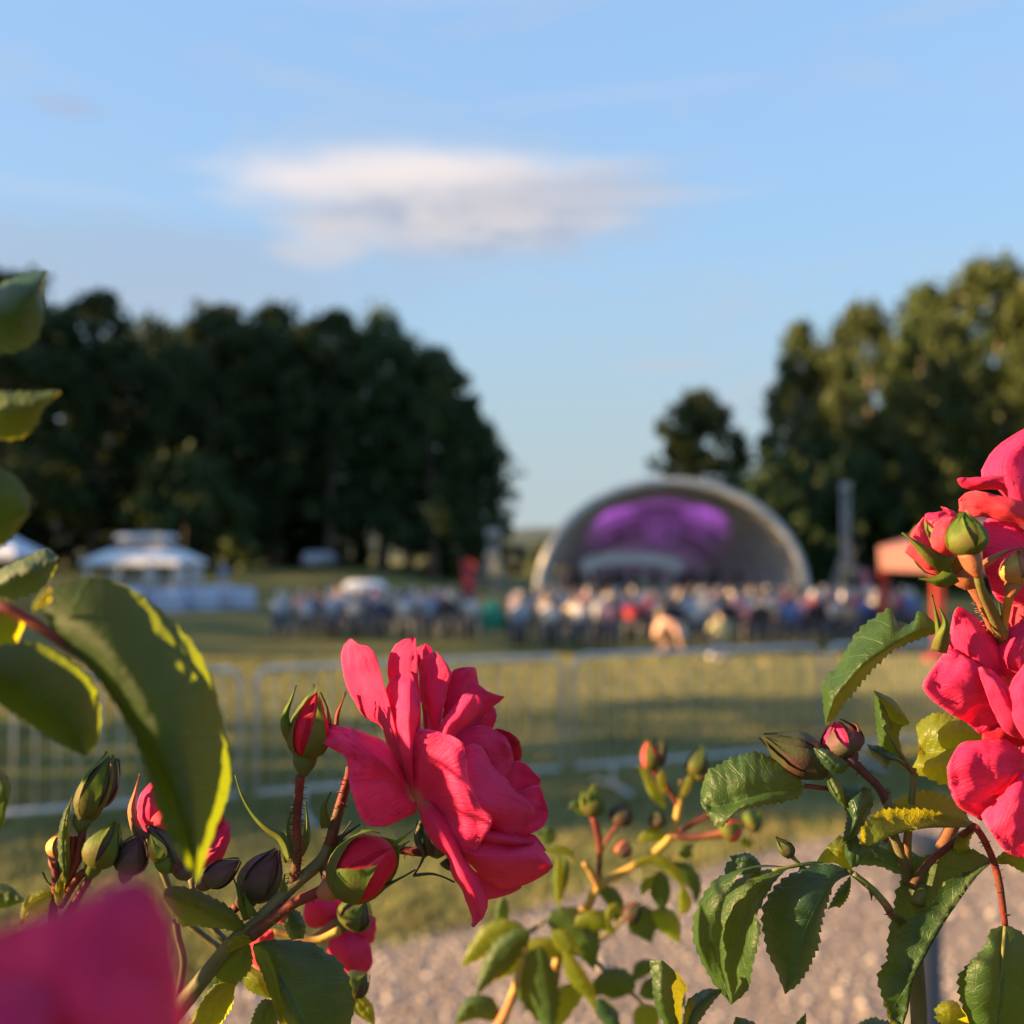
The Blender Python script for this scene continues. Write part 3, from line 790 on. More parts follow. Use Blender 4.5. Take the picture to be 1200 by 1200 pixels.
def stage_lamp(x, y, tx, ty, tz, lab, e, cone):
    base = Vector((x, y, SZ + 3.35)); tgt = Vector((tx, ty, tz)); top = SZ + 5.2
    t = thing('stage_lamp', base, lab, 'stage lamp', 'purple stage lamps')
    mb = MB(); mb.tube([base + Vector((0, 0, .1)), Vector((x, y, top))], .025, 6); mb.tube([base + Vector((-.17, 0, -.05)), base + Vector((-.17, 0, .1)), base + Vector((.17, 0, .1)), base + Vector((.17, 0, -.05))], .015, 6); mb.build('yoke', M_DARK, t)
    d = (tgt - base).normalized()
    mb = MB(); mb.tube([base - d * .16, base + d * .16], [.10, .13], 12, cap=True); mb.build('lamp_body', M_DARK, t, True)
    L = bpy.data.lights.new('stage_light', 'SPOT'); L.energy = e; L.color = (.62, .12, 1.0); L.spot_size = math.radians(cone); L.spot_blend = 1.0; L.shadow_soft_size = .12
    o = bpy.data.objects.new('stage_light', L); COL.objects.link(o); o.parent = t; lp = base + d * .2
    o.location = lp - base; o.rotation_euler = (-d).to_track_quat('Z', 'Y').to_euler()
stage_lamp(SX - 2.5, SY + 2.0, SX - 2.2, SY + 6.6, SZ + 4.95, 'purple stage lamp hanging left of the centre screen', 62, 82)
stage_lamp(SX, SY + 1.0, SX, SY + 6.0, SZ + 4.7, 'purple stage lamp hanging before the centre screen', 52, 80)
stage_lamp(SX + 2.5, SY + 2.0, SX + 2.2, SY + 6.6, SZ + 4.95, 'purple stage lamp hanging right of the centre screen', 62, 82)

# ------------------------------------------------------------------ masts
M_METAL = plain('galvanised', (.50, .52, .525), .5, .12, 12, metal=.3)
M_ALU = plain('aluminium', (.38, .39, .40), .5, .08, 6, metal=.4)
def mast(x, y, top, lab, legs, w=.42, lean=0):
    z = terrain(x, y); t = thing('lighting_mast', (x, y, z), lab, 'mast')
    h = top - z; mb = MB(); cs = [(-w/2, -w/2), (w/2, -w/2), (w/2, w/2), (-w/2, w/2)]
    P = lambda c, f: Vector((x + c[0] + lean * f, y + c[1], z + h * f))
    for c in cs: mb.tube([P(c, 0), P(c, 1)], .024, 6)
    n = int(h / .45)
    for i in range(n):
        for a, b in zip(cs, cs[1:] + cs[:1]): mb.tube([P(a, i / n), P(b, (i + 1) / n)], .013, 5)
    mb.build('lattice', M_ALU, t, True)
    mb = MB(); mb.box(P((0, 0), 1) + Vector((0, 0, .16)), (w * 1.5, w * 1.5, .32)); mb.build('head_block', M_ALU, t)
    for (dx, dy, f) in legs:
        mb = MB(); a = P((0, 0), f); e = Vector((x + dx, y + dy, terrain(x + dx, y + dy) + .03))
        sd = Vector((.09, 0, 0)); mb.tube([a - sd, e - sd], .02, 6); mb.tube([a + sd, e + sd], .02, 6)
        for i in range(8):
            q = a.lerp(e, i / 8); q2 = a.lerp(e, (i + 1) / 8); mb.tube([q - sd, q2 + sd], .014, 4)
        mb.build('leg', M_ALU, t, True)
    return t
mast(gx(991, 49), 49, gz(574, 49), 'grey lattice lighting mast with braced legs right of the band shell', [(-1.15, -.6, .5), (1.05, -.5, .5), (0, 1.2, .5)], .26)
mast(gx(578, 47), 47, gz(628, 47), 'short grey lattice mast with slanting legs left of the band shell', [(-1.0, -.5, .92), (.85, -.4, .92), (.1, 1.0, .9)], .4)

# ================================================================== OBJECTS ON THE LAWN
def barriers():
    P0 = Vector((-1.86, 8.05, 0)); d = Vector((.925, .38, 0)).normalized(); nrm = Vector((-d.y, d.x, 0))
    labs = ['barrier panel cut off by the left edge behind the big leaf', 'barrier panel behind the left rose cluster', 'barrier panel behind the big pink rose',
            'barrier panel right of the pink rose with a sunlit lawn behind', 'barrier panel behind the right rose bush']
    first = None
    for i in range(-2, 3):
        a = P0 + d * (2.56 * i); z = terrain(a.x + d.x * 1.2, a.y + d.y * 1.2)
        t = thing('crowd_barrier', (a.x, a.y, z), labs[i + 2], 'barrier', 'steel barriers across the lawn')
        W, zb, zt, rc = 2.44, .22, 1.12, .10
        Q = lambda s, h: Vector((a.x, a.y, z)) + d * s + Vector((0, 0, h))
        loop = []
        for (cx, cz, a0) in ((W - rc, zt - rc, 0), (rc, zt - rc, 90)):
            for k in range(6):
                q = math.radians(a0 + 18 * k); loop.append(Q(cx + rc * math.cos(q), cz + rc * math.sin(q)))
        mb = MB(); mb.tube([Q(W, zb)] + loop + [Q(0, zb)], .021, 8); mb.tube([Q(.0, zb), Q(W, zb)], .019, 8)
        mb.build('frame', M_METAL, t, True)
        for k in range(1, 18):
            mb = MB(); s = W * k / 18; mb.tube([Q(s, zb), Q(s, zt)], .0065, 6); mb.build('bar', M_METAL, t, True)
        for s in (.35, W - .35):
            mb = MB(); mb.tube([Q(s, zb), Q(s, .05)], .018, 6); mb.tube([Q(s, .022) - nrm * .33, Q(s, .06), Q(s, .022) + nrm * .33], .018, 6); mb.build('foot', M_METAL, t, True)
barriers()

# dark garden bollard by the path
def bollard():
    Y = 3.75; x = gx(1069, Y); z = terrain(x, Y); ztop = gz(972, Y)
    t = thing('garden_bollard', (x, Y, z), 'dark path bollard with a rounded cap behind the right rose bush', 'bollard')
    M = plain('bollard_metal', (.028, .030, .036), .42, .2, 20); h = ztop - z
    mb = MB(); mb.lathe((x, Y, z), [(.085, 0), (.085, .03), (.076, .04), (.076, h - .11)], 20); mb.build('post', M, t, True)
    mb = MB(); mb.lathe((x, Y, z), [(.078, h - .108), (.094, h - .10), (.096, h - .05), (.085, h - .02), (.05, h - .004), (.004, h)], 20); mb.build('cap', M, t, True)
bollard()

# low plants on the bed edge
for i, (px, Y, s) in enumerate(((948, 2.9, .055), (985, 2.85, .075), (1008, 2.9, .06))):
    zt = gz(1178 + (i % 2) * 6, Y); x = gx(px, Y); zg = terrain(x, Y)
    t = thing('low_plant', (x, Y, zg), ('first low leafy plant at the bottom edge left of the bollard', 'middle low leafy plant at the bottom edge beside the bollard', 'low leafy plant at the bottom edge nearest the bollard')[i], 'plant', 'low plants on the bed edge')
    r = random.Random(i); V, Fc = [], []
    for k in range(60):
        b = len(V); q = r.random() * 6.28; rr = r.random() ** .5 * s; zz = zg + (zt - zg) * (.3 + .7 * r.random()) * (1 - .3 * rr / s)
        c = Vector((x + rr * math.cos(q), Y + rr * math.sin(q), zz)); u = Vector((math.cos(q), math.sin(q), r.uniform(.2, 1))).normalized() * .022; w = Vector((-math.sin(q), math.cos(q), 0)) * .008
        V += [c - u, c + w, c + u, c - w]; Fc.append((b, b+1, b+2, b+3))
    obj('leaves', V, Fc, M_FOL, t, True)
    mb = MB()
    for k in range(6):
        q = k * 1.05; mb.tube([(x + .01 * math.cos(q), Y + .01 * math.sin(q), zg - .02), (x + s * .6 * math.cos(q), Y + s * .6 * math.sin(q), zg + (zt - zg) * .85)], [.005, .002], 5)
    mb.build('stalk', M_STEM_O, t, True)

# white pavilion on the left
def pavilion():
    Y = 46; x = gx(172, Y); z = terrain(x, Y)
    t = thing('pavilion', (x, Y, z), 'white pavilion with a two tier roof under the dark trees', 'pavilion')
    M = plain('pavilion_white', (.66, .70, .74), .6, .06, 2)
    w = 112 / FPX * Y / 2; z1 = gz(662, Y); z2 = gz(643, Y); z3 = gz(627, Y); w2 = 58 / FPX * Y / 2
    def frustum(za, wa, zb, wb, nm, mat):
        mb = MB(); c = [(-1, -1), (1, -1), (1, 1), (-1, 1)]
        vs = [(x + wa * a, Y + wa * b, za) for a, b in c] + [(x + wb * a, Y + wb * b, zb) for a, b in c]
        mb.add(vs, [(3,2,1,0),(4,5,6,7),(0,1,5,4),(1,2,6,5),(2,3,7,6),(3,0,4,7)]); return mb.build(nm, mat, t)
    frustum(z1, w, z1 + .16, w, 'eave', M); frustum(z1 + .163, w * .99, z2, w2 * 1.05, 'lower_roof', M)
    frustum(z2 + .003, w2 * .82, z3 - .16, w2 * .82, 'lantern', plain('lantern_tan', (.42, .34, .28), .7, .1, 2)); frustum(z3 - .157, w2, z3 + .02, w2 * .86, 'upper_roof', M)
    for a in (-.88, -.3, .3, .88):
        for b in (-.88, .88):
            mb = MB(); mb.box((x + a * w, Y + b * w, (z + z1) / 2), (.14, .14, z1 - z - .004)); mb.build('post', M, t)
    mb = MB(); mb.box((x - .2 * w, Y, z + .52), (w * 1.1, w * .9, 1.04)); mb.build('counter', plain('counter_grey', (.40, .42, .46), .6, .1, 2), t)
pavilion()
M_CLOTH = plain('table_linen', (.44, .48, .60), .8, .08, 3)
def tables():
    r = random.Random(3); first = None
    for i, (px, Y) in enumerate(((168, 40), (196, 37.5), (214, 42), (236, 38.5), (258, 41.5), (281, 40), (146, 37))):
        x = gx(px, Y); z = terrain(x, Y)
        lab = 'white cloth covered round table, %s from the left in front of the pavilion' % ORD[(1, 2, 3, 4, 5, 6, 0)[i]]
        if first is None:
            t = thing('banquet_table', (x, Y, z), lab, 'table', 'white tables by the pavilion'); n = 24; vs, fs = [], []
            for k, (rr, zz, fl) in enumerate(((0, .752, 0), (.54, .752, 0), (.57, .735, .01), (.59, .35, .04), (.62, .03, .06))):
                for j in range(n): q = 2 * math.pi * j / n; R = rr + fl * math.cos(8 * q); vs.append((x + R * math.cos(q), Y + R * math.sin(q), z + zz))
            for k in range(4):
                for j in range(n): fs.append((k*n+j, k*n+(j+1)%n, (k+1)*n+(j+1)%n, (k+1)*n+j))
            obj('tablecloth', vs, fs, M_CLOTH, t); mb = MB(); mb.tube([(x, Y, z + .72), (x, Y, z + .05)], .05, 8); mb.lathe((x, Y, z), [(.3, 0), (.3, .03), (.05, .06)], 12); mb.build('leg', M_DARK, t, True)
            first = t
        else: copy_tree(first, None, (x, Y, z), r.random())['label'] = lab
tables()

# vehicles: a hatchback seen from behind and a small van under the trees
def vehicle(name, x, y, L, W, H, van, paint, label, cat, rz):
    z = terrain(x, y); t = thing(name, (0, 0, 0), label, cat)
    glass = plain('car_glass', (.02, .025, .03), .1, .1, 3); rub = plain('tyre_rubber', (.02, .02, .02), .8, .1, 3); lamp = plain('tail_lamp', (.35, .02, .02), .3, .1, 3)
    # side outline in (y, z): rear at -L/2
    if van: prof = [(-L/2, .35), (-L/2 - .02, .9), (-L/2 + .06, H - .08), (-L/2 + .25, H), (L*.24, H), (L*.33, H - .12), (L*.42, H * .56), (L*.49, H * .48), (L*.5, .42)]
    else: prof = [(-L/2, .32), (-L/2 - .02, .82), (-L/2 + .08, .95), (-L/2 + .28, H - .16), (-L/2 + .6, H), (L*.05, H + .01), (L*.2, H - .12), (L*.33, .98), (L*.47, .82), (L*.5, .38)]
    n = len(prof); vs, fs = [], []
    for s in (-1, -.9, .9, 1):
        for (a, b) in prof:
            k = abs(s); tum = .10 * max(0, (b - .95)) / max(.1, H - .95)
            vs.append((s * (W / 2) * (1 - tum * (1.2 if not van else .6)), a * (1 if k < 1 else .985), b if k < 1 else b - .03))
    for i in range(3):
        for j in range(n - 1): fs.append((i*n+j, (i+1)*n+j, (i+1)*n+j+1, i*n+j+1))
        fs.append((i*n, i*n+n-1, (i+1)*n+n-1, (i+1)*n))
    fs.append(tuple(range(n))); fs.append(tuple(3*n + j for j in range(n))[::-1])
    obj('body', vs, fs, paint, t)
    mb = MB(); zw = (H * .62, H * .88); yy = -L/2 + (.02 if van else .12)
    mb.add([(-W*.36, yy - .05, zw[0]), (W*.36, yy - .05, zw[0]), (W*.33, yy + (.0 if van else .12), zw[1]), (-W*.33, yy + (.0 if van else .12), zw[1])], [(0, 1, 2, 3)]); mb.build('rear_window', glass, t)
    for s in (-1, 1):
        mb = MB(); mb.box((s * W * .435, -L/2 - .015, .78), (.14, .06, .26)); mb.build('tail_light', lamp, t)
        mb = MB(); k = s * W * .478; mb.add([(k, -L*.30, H*.62), (k, L*.2, H*.62), (k * .965, L*.14, H*.9), (k * .965, -L*.28, H*.9)], [(0, 1, 2, 3)]); mb.build('side_window', glass, t)
    for s in (-1, 1):
        for a in (-L*.31, L*.31):
            mb = MB(); mb.tube([(s * (W/2 - .2), a, .31), (s * (W/2 + .005), a, .31)], .31, 18); mb.build('wheel', rub, t, True)
    mb = MB(); mb.box((0, -L/2 - .03, .5), (.5, .02, .11)); mb.build('number_plate', M_WHITE, t)
    t.location = (x, y, z); t.rotation_euler = (0, 0, rz)
    return t
M_CARW = plain('car_white', (.70, .73, .76), .3, .03, 1)
vehicle('parked_car', gx(429, 46), 46, 3.6, 1.6, 1.2, False, M_CARW, 'small white car parked behind the left seating block', 'car', .05)
vehicle('parked_car', gx(376, 79), 79, 4.0, 1.7, 1.25, False, plain('car_white_shaded', (.34, .37, .41), .35, .03, 1), 'small white car in shade grey paint parked far back under the dark trees', 'car', -.1)  # a white car; the tree shade on it is put into greyer paint

# pale red canopy tent on the right
def canopy():
    Y = 20.7; x0 = gx(1098, Y); w = 3.0; z = terrain(x0, Y)
    t = thing('canopy_tent', (x0 + w / 2, Y + w / 2, z), 'canopy tent with pale pink roof and red posts behind the right roses', 'tent')
    M = plain('canopy_cloth', (.19, .088, .085), .7, .06, 2); MR = plain('red_post', (.30, .035, .025), .5, .1, 6)
    zt = 1.64; zp = 2.15; cx, cy = x0 + w/2, Y + w/2; e = w/2 + .08
    vs = [(cx - e, cy - e, zt - .02), (cx + e, cy - e, zt - .02), (cx + e, cy + e, zt - .02), (cx - e, cy + e, zt - .02), (cx - e, cy - e, 2.12), (cx + e, cy - e, 2.12), (cx + e, cy + e, 2.12), (cx - e, cy + e, 2.12), (cx, cy, zp + .55)]
    obj('roof', vs, [(0,1,5,4),(1,2,6,5),(2,3,7,6),(3,0,4,7),(4,5,8),(5,6,8),(6,7,8),(7,4,8)], M, t, False)
    for a in (0, 1):
        for b in (0, 1):
            mb = MB(); mb.box((x0 + a * w, Y + b * w, (z + zt) / 2), (.16, .16, zt - z - .03)); mb.build('post', MR, t)
            mb = MB(); mb.box((x0 + a * w, Y + b * w, z + .05), (.46, .46, .09)); mb.build('foot_weight', MR, t)
canopy()
def banner(x, y, top, lab, col, w=.55):
    z = terrain(x, y); t = thing('feather_flag', (x, y, z), lab, 'flag')
    mb = MB(); mb.tube([(x, y, z - .1), (x, y, top)], [.025, .014], 6); mb.lathe((x, y, z), [(.3, 0), (.28, .05), (.05, .08)], 12); mb.build('pole', M_DARK, t, True)
    vs, fs = [], []; n = 12; h = top - z - .7
    for i in range(n + 1):
        f = i / n; ww = w * (1 if f < .8 else math.sqrt(max(0, 1 - ((f - .8) / .2) ** 2)) * .8 + .2)
        for j in range(4): u = j / 3; vs.append((x + .02 + ww * u, y + .05 * math.sin(u * 4 + f * 6), z + .7 + h * f))
    for i in range(n):
        for j in range(3): fs.append((i*4+j, i*4+j+1, (i+1)*4+j+1, (i+1)*4+j))
    obj('cloth', vs, fs, plain('flag_' + name_of(col), col, .7, .1, 2), t)
def name_of(c): return '%02d%02d%02d' % tuple(int(q * 99) for q in c)
banner(gx(541, 40), 40, gz(655, 40), 'red flag standing at the right end of the left seating block', (.42, .045, .05), .5)
banner(gx(1006, 42), 42, gz(664, 42), 'dull pink flag right of the lighting mast', (.42, .12, .15), .45)
def dome_tent():
    Y = 33; x = gx(577, Y); z = terrain(x, Y); t = thing('dome_tent', (x, Y, z), 'small green rounded pop up tent in the aisle between the seats', 'tent')
    M = plain('green_canvas', (.02, .24, .15), .6, .1, 2); vs, fs = [], []; n, m = 20, 8
    for i in range(m + 1):
        q = .5 * math.pi * i / m
        for j in range(n): a = 2 * math.pi * j / n; vs.append((x + .42 * math.cos(q) * math.cos(a), Y + .42 * math.cos(q) * math.sin(a), z + .02 + .85 * math.sin(q)))
    for i in range(m):
        for j in range(n): fs.append((i*n+j, i*n+(j+1)%n, (i+1)*n+(j+1)%n, (i+1)*n+j))
    obj('canvas', vs, fs, M, t)
    mb = MB(); mb.tube([(x + .44 * math.cos(a), Y - .10, z + .02 + .88 * math.sin(a)) for a in [math.pi * k / 14 for k in range(15)]], .012, 5); mb.build('hoop', M_DARK, t, True)
dome_tent()
# far-left white tent, mostly hidden by the near leaf
def side_tent():
    Y = 44; x = gx(-6, Y); z = terrain(x, Y); t = thing('marquee', (x, Y, z), 'white marquee roof showing at the left edge above the near leaf', 'tent')
    w = 1.5; zt = gz(655, Y); zp = gz(632, Y)
    vs = [(x - w, Y - w, zt), (x + w, Y - w, zt), (x + w, Y + w, zt), (x - w, Y + w, zt), (x - w, Y - w, zt + .2), (x + w, Y - w, zt + .2), (x + w, Y + w, zt + .2), (x - w, Y + w, zt + .2), (x + .6, Y, zp + .2)]
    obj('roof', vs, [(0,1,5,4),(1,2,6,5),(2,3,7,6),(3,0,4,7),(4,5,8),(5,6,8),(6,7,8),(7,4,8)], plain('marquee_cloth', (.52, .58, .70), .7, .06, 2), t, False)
    for a in (-.95, .95):
        for b in (-.95, .95): mb = MB(); mb.tube([(x + a * w, Y + b * w, z - .05), (x + a * w, Y + b * w, zt + .02)], .04, 8); mb.build('post', M_ALU, t, True)
side_tent()

# ------------------------------------------------------------------ people
def skinned(name, joints, edges):
    me = bpy.data.meshes.new(name); me.from_pydata([j[0] for j in joints], edges, []); o = bpy.data.objects.new(name, me); COL.objects.link(o)
    m = o.modifiers.new('skin', 'SKIN'); m.use_smooth_shade = True
    for i, j in enumerate(joints):
        r = j[1]; me.skin_vertices[0].data[i].radius = r if isinstance(r, tuple) else (r, r)
    me.skin_vertices[0].data[0].use_root = True
    o.modifiers.new('sub', 'SUBSURF').levels = 1
    dg = bpy.context.evaluated_depsgraph_get(); ev = o.evaluated_get(dg); out = bpy.data.meshes.new_from_object(ev)
    bpy.data.objects.remove(o); bpy.data.meshes.remove(me); out.name = name
    return out
def joints_seated():
    J = [((0, -.02, .52), (.16, .13)), ((0, -.05, .74), (.155, .11)), ((0, -.03, .95), (.175, .11)), ((0, -.01, 1.10), (.10, .08)), ((0, 0, 1.17), .055), ((0, .02, 1.25), (.08, .095)), ((0, .02, 1.36), (.07, .085))]
    E = [(0, 1), (1, 2), (2, 3), (3, 4), (4, 5), (5, 6)]
    for s in (-1, 1):
        b = len(J); J += [((s * .19, -.02, 1.04), .065), ((s * .25, .05, .80), .048), ((s * .15, .27, .66), .038), ((s * .11, .34, .62), .04)]; E += [(2, b), (b, b + 1), (b + 1, b + 2), (b + 2, b + 3)]
        b = len(J); J += [((s * .10, .12, .50), .088), ((s * .13, .44, .50), .066), ((s * .13, .44, .10), .045), ((s * .13, .58, .05), .04)]; E += [(0, b), (b, b + 1), (b + 1, b + 2), (b + 2, b + 3)]
    return J, E
def joints_standing():
    J = [((0, 0, .92), (.16, .12)), ((0, 0, 1.12), (.15, .11)), ((0, 0, 1.32), (.175, .11)), ((0, 0, 1.46), (.09, .08)), ((0, 0, 1.53), .055), ((0, .02, 1.61), (.08, .095)), ((0, .02, 1.71), (.07, .085))]
    E = [(0, 1), (1, 2), (2, 3), (3, 4), (4, 5), (5, 6)]
    for s in (-1, 1):
        b = len(J); J += [((s * .19, 0, 1.40), .06), ((s * .23, 0, 1.12), .045), ((s * .23, .08, .88), .036), ((s * .22, .10, .79), .04)]; E += [(2, b), (b, b + 1), (b + 1, b + 2), (b + 2, b + 3)]
        b = len(J); J += [((s * .09, 0, .80), .088), ((s * .10, .01, .48), .062), ((s * .10, -.01, .10), .045), ((s * .10, .13, .05), .04)]; E += [(0, b), (b, b + 1), (b + 1, b + 2), (b + 2, b + 3)]
    return J, E
def joints_bending():                              # stooping towards +x
    J = [((-.18, 0, .52), (.17, .17)), ((-.06, 0, .66), (.18, .17)), ((.12, 0, .68), (.18, .17)), ((.24, 0, .58), (.10, .10)), ((.28, 0, .53), .06), ((.33, 0, .46), (.085, .085)), ((.37, 0, .38), (.07, .07))]
    E = [(0, 1), (1, 2), (2, 3), (3, 4), (4, 5), (5, 6)]
    for s in (-1, 1):
        b = len(J); J += [((.18, s * .18, .60), .065), ((.22, s * .22, .38), .05), ((.30, s * .14, .20), .038), ((.33, s * .12, .13), .04)]; E += [(2, b), (b, b + 1), (b + 1, b + 2), (b + 2, b + 3)]
        b = len(J); J += [((-.12, s * .09, .46), .10), ((.10, s * .12, .34), .07), ((-.10, s * .11, .09), .05), ((.04, s * .11, .05), .04)]; E += [(0, b), (b, b + 1), (b + 1, b + 2), (b + 2, b + 3)]
    return J, E
def joints_kneeling():
    J = [((0, 0, .34), (.16, .13)), ((0, .02, .50), (.15, .11)), ((0, .05, .66), (.175, .11)), ((0, .06, .76), (.09, .08)), ((0, .08, .81), .055), ((0, .11, .86), (.08, .095)), ((0, .12, .95), (.07, .085))]
    E = [(0, 1), (1, 2), (2, 3), (3, 4), (4, 5), (5, 6)]
    for s in (-1, 1):
        b = len(J); J += [((s * .19, .05, .71), .06), ((s * .24, .12, .50), .045), ((s * .16, .30, .38), .036), ((s * .12, .36, .34), .04)]; E += [(2, b), (b, b + 1), (b + 1, b + 2), (b + 2, b + 3)]
        b = len(J); J += [((s * .10, .12, .30), .088), ((s * .14, .34, .09), .066), ((s * .13, .05, .06), .05), ((s * .12, -.14, .05), .04)]; E += [(0, b), (b, b + 1), (b + 1, b + 2), (b + 2, b + 3)]
    return J, E
M_SKIN = plain('skin', (.50, .30, .21), .6, .08, 10)
def hair_mat():
    m, k = new_mat('hair'); oi = k.node('ShaderNodeObjectInfo'); cr = k.node('ShaderNodeValToRGB'); k.l.new(oi.outputs['Random'], cr.inputs[0]); cr.color_ramp.interpolation = 'CONSTANT'
    for i, (p, c) in enumerate(((0, (.03, .02, .015)), (.22, (.09, .05, .03)), (.45, (.22, .15, .09)), (.62, (.42, .40, .38)), (.82, (.62, .60, .58)), (.94, (.30, .20, .10)))):
        e = cr.color_ramp.elements[i] if i < 2 else cr.color_ramp.elements.new(p); e.position = p; e.color = (*c, 1)
    p = principled(k, Base_Color=cr.outputs[0], Roughness=.55); k.l.new(p.outputs[0], k.out.inputs[0]); return m
M_HAIR = hair_mat()
SHIRTS = [('white', (.50, .50, .50)), ('pale blue', (.22, .30, .42)), ('navy', (.03, .045, .10)), ('grey', (.36, .37, .39)), ('red', (.48, .05, .06)), ('rose pink', (.62, .28, .30)),
          ('beige', (.40, .31, .21)), ('black', (.025, .025, .028)), ('mid blue', (.10, .18, .42)), ('cream', (.52, .45, .33))]
M_SHIRT = {n: plain('shirt_' + n.replace(' ', '_'), c, .8, .1, 6) for n, c in SHIRTS}
M_SHIRT['pale yellow'] = plain('shirt_pale_yellow', (.36, .35, .19), .8, .1, 6); M_SHIRT['peach'] = plain('shirt_peach', (.55, .33, .24), .8, .1, 6)
M_TRS = [plain('trousers_dark', (.03, .035, .05), .8, .2, 6), plain('trousers_pale', (.38, .38, .40), .8, .1, 6)]
def dress(me, zone, shirt, trousers):
    m = me.copy(); m.materials.clear()
    for q in (M_SKIN, M_HAIR, shirt, trousers, M_DARK): m.materials.append(q)
    for p in m.polygons: p.material_index = zone(p.center); p.use_smooth = True
    return m
def z_seated(c):
    if c.z > 1.14: return 1 if (c.z > 1.36 or c.y < .05) and c.z > 1.19 else 0
    if c.y > .2 and c.z > .585 and c.z < .8: return 0
    if c.z < .12: return 4
    if c.z < .60 and (c.y > .06 or c.z < .47): return 3
    return 2
def z_standing(c):
    if c.z > 1.50: return 1 if (c.z > 1.71 or c.y < .04) and c.z > 1.55 else 0
    if abs(c.x) > .18 and c.z < 1.08: return 0
    return 4 if c.z < .11 else (3 if c.z < .93 else 2)
def z_bend(c):
    if c.x > .26 and c.z > .32 and abs(c.y) < .11: return 1 if c.z > .42 else 0
    if c.x > .19 and c.z < .36: return 0
    return 4 if c.z < .10 else (3 if c.z < .47 and c.x < .19 else 2)
def z_kneel(c):
    if c.z > .80: return 1 if (c.z > .95 or c.y < .13) and c.z > .84 else 0
    if c.y > .24 and c.z > .30: return 0
    return 3 if c.z < .36 else 2
ME_SEAT = skinned('person', *joints_seated()); ME_STAND = skinned('person', *joints_standing()); ME_BEND = skinned('person', *joints_bending()); ME_KNEEL = skinned('person', *joints_kneeling())
SEATED = {n: dress(ME_SEAT, z_seated, M_SHIRT[n], M_TRS[i % 2 if n in ('white', 'beige', 'cream') else 0]) for i, (n, _) in enumerate(SHIRTS)}
def person(me, x, y, rz, label, group=None, s=1.0, z=None):
    o = bpy.data.objects.new('person', me); COL.objects.link(o); o.location = (x, y, terrain(x, y) if z is None else z); o.rotation_euler = (0, 0, rz); o.scale = (s, s, s)
    return tag(o, label, 'person', group)
# chairs: one with parts for the rows that show, copied
M_CHAIR = plain('chair_dark', (.06, .065, .08), .6, .2, 6)
def make_chair():
    t = thing('folding_chair', (0, 0, 0), 'dark folding chair', 'chair', 'audience chairs')
    mb = MB(); mb.box((0, .06, .435), (.44, .44, .035)); mb.build('seat', M_CHAIR, t)
    mb = MB(); mb.box((0, -.19, .62), (.42, .025, .22)); mb.build('backrest', M_CHAIR, t)
    for s in (-1, 1):
        mb = MB(); mb.tube([(s * .20, -.26, 0), (s * .20, -.2, .42), (s * .20, -.185, .73)], .014, 6); mb.build('leg', M_ALU, t, True)
        mb = MB(); mb.tube([(s * .205, .28, 0), (s * .205, .24, .42)], .014, 6); mb.build('leg', M_ALU, t, True)
    return t
CH = make_chair(); ch_used = [False]
mbc = MB(); mbc.box((0, .06, .435), (.44, .44, .035)); mbc.box((0, -.19, .62), (.42, .025, .22))
for s in (-1, 1): mbc.tube([(s * .20, -.26, 0), (s * .20, -.2, .42), (s * .20, -.185, .73)], .014, 5); mbc.tube([(s * .205, .28, 0), (s * .205, .24, .42)], .014, 5)
simple_chair = None
def chair(x, y, rz, label, detailed):
    global simple_chair
    z = terrain(x, y)
    if detailed:
        if not ch_used[0]: c = CH; ch_used[0] = True; c.location = (x, y, z); c.rotation_euler = (0, 0, rz)
        else: c = copy_tree(CH, None, (x, y, z), rz)
    else:
        if simple_chair is None: simple_chair = mbc.build('folding_chair', M_CHAIR, origin=(0, 0, 0)); c = simple_chair; c['category'] = 'chair'; c['group'] = 'audience chairs'
        else: c = simple_chair.copy(); COL.objects.link(c)
        c.location = (x, y, z); c.rotation_euler = (0, 0, rz)
    c.scale = (.88, .88, .88)
    c['label'] = label
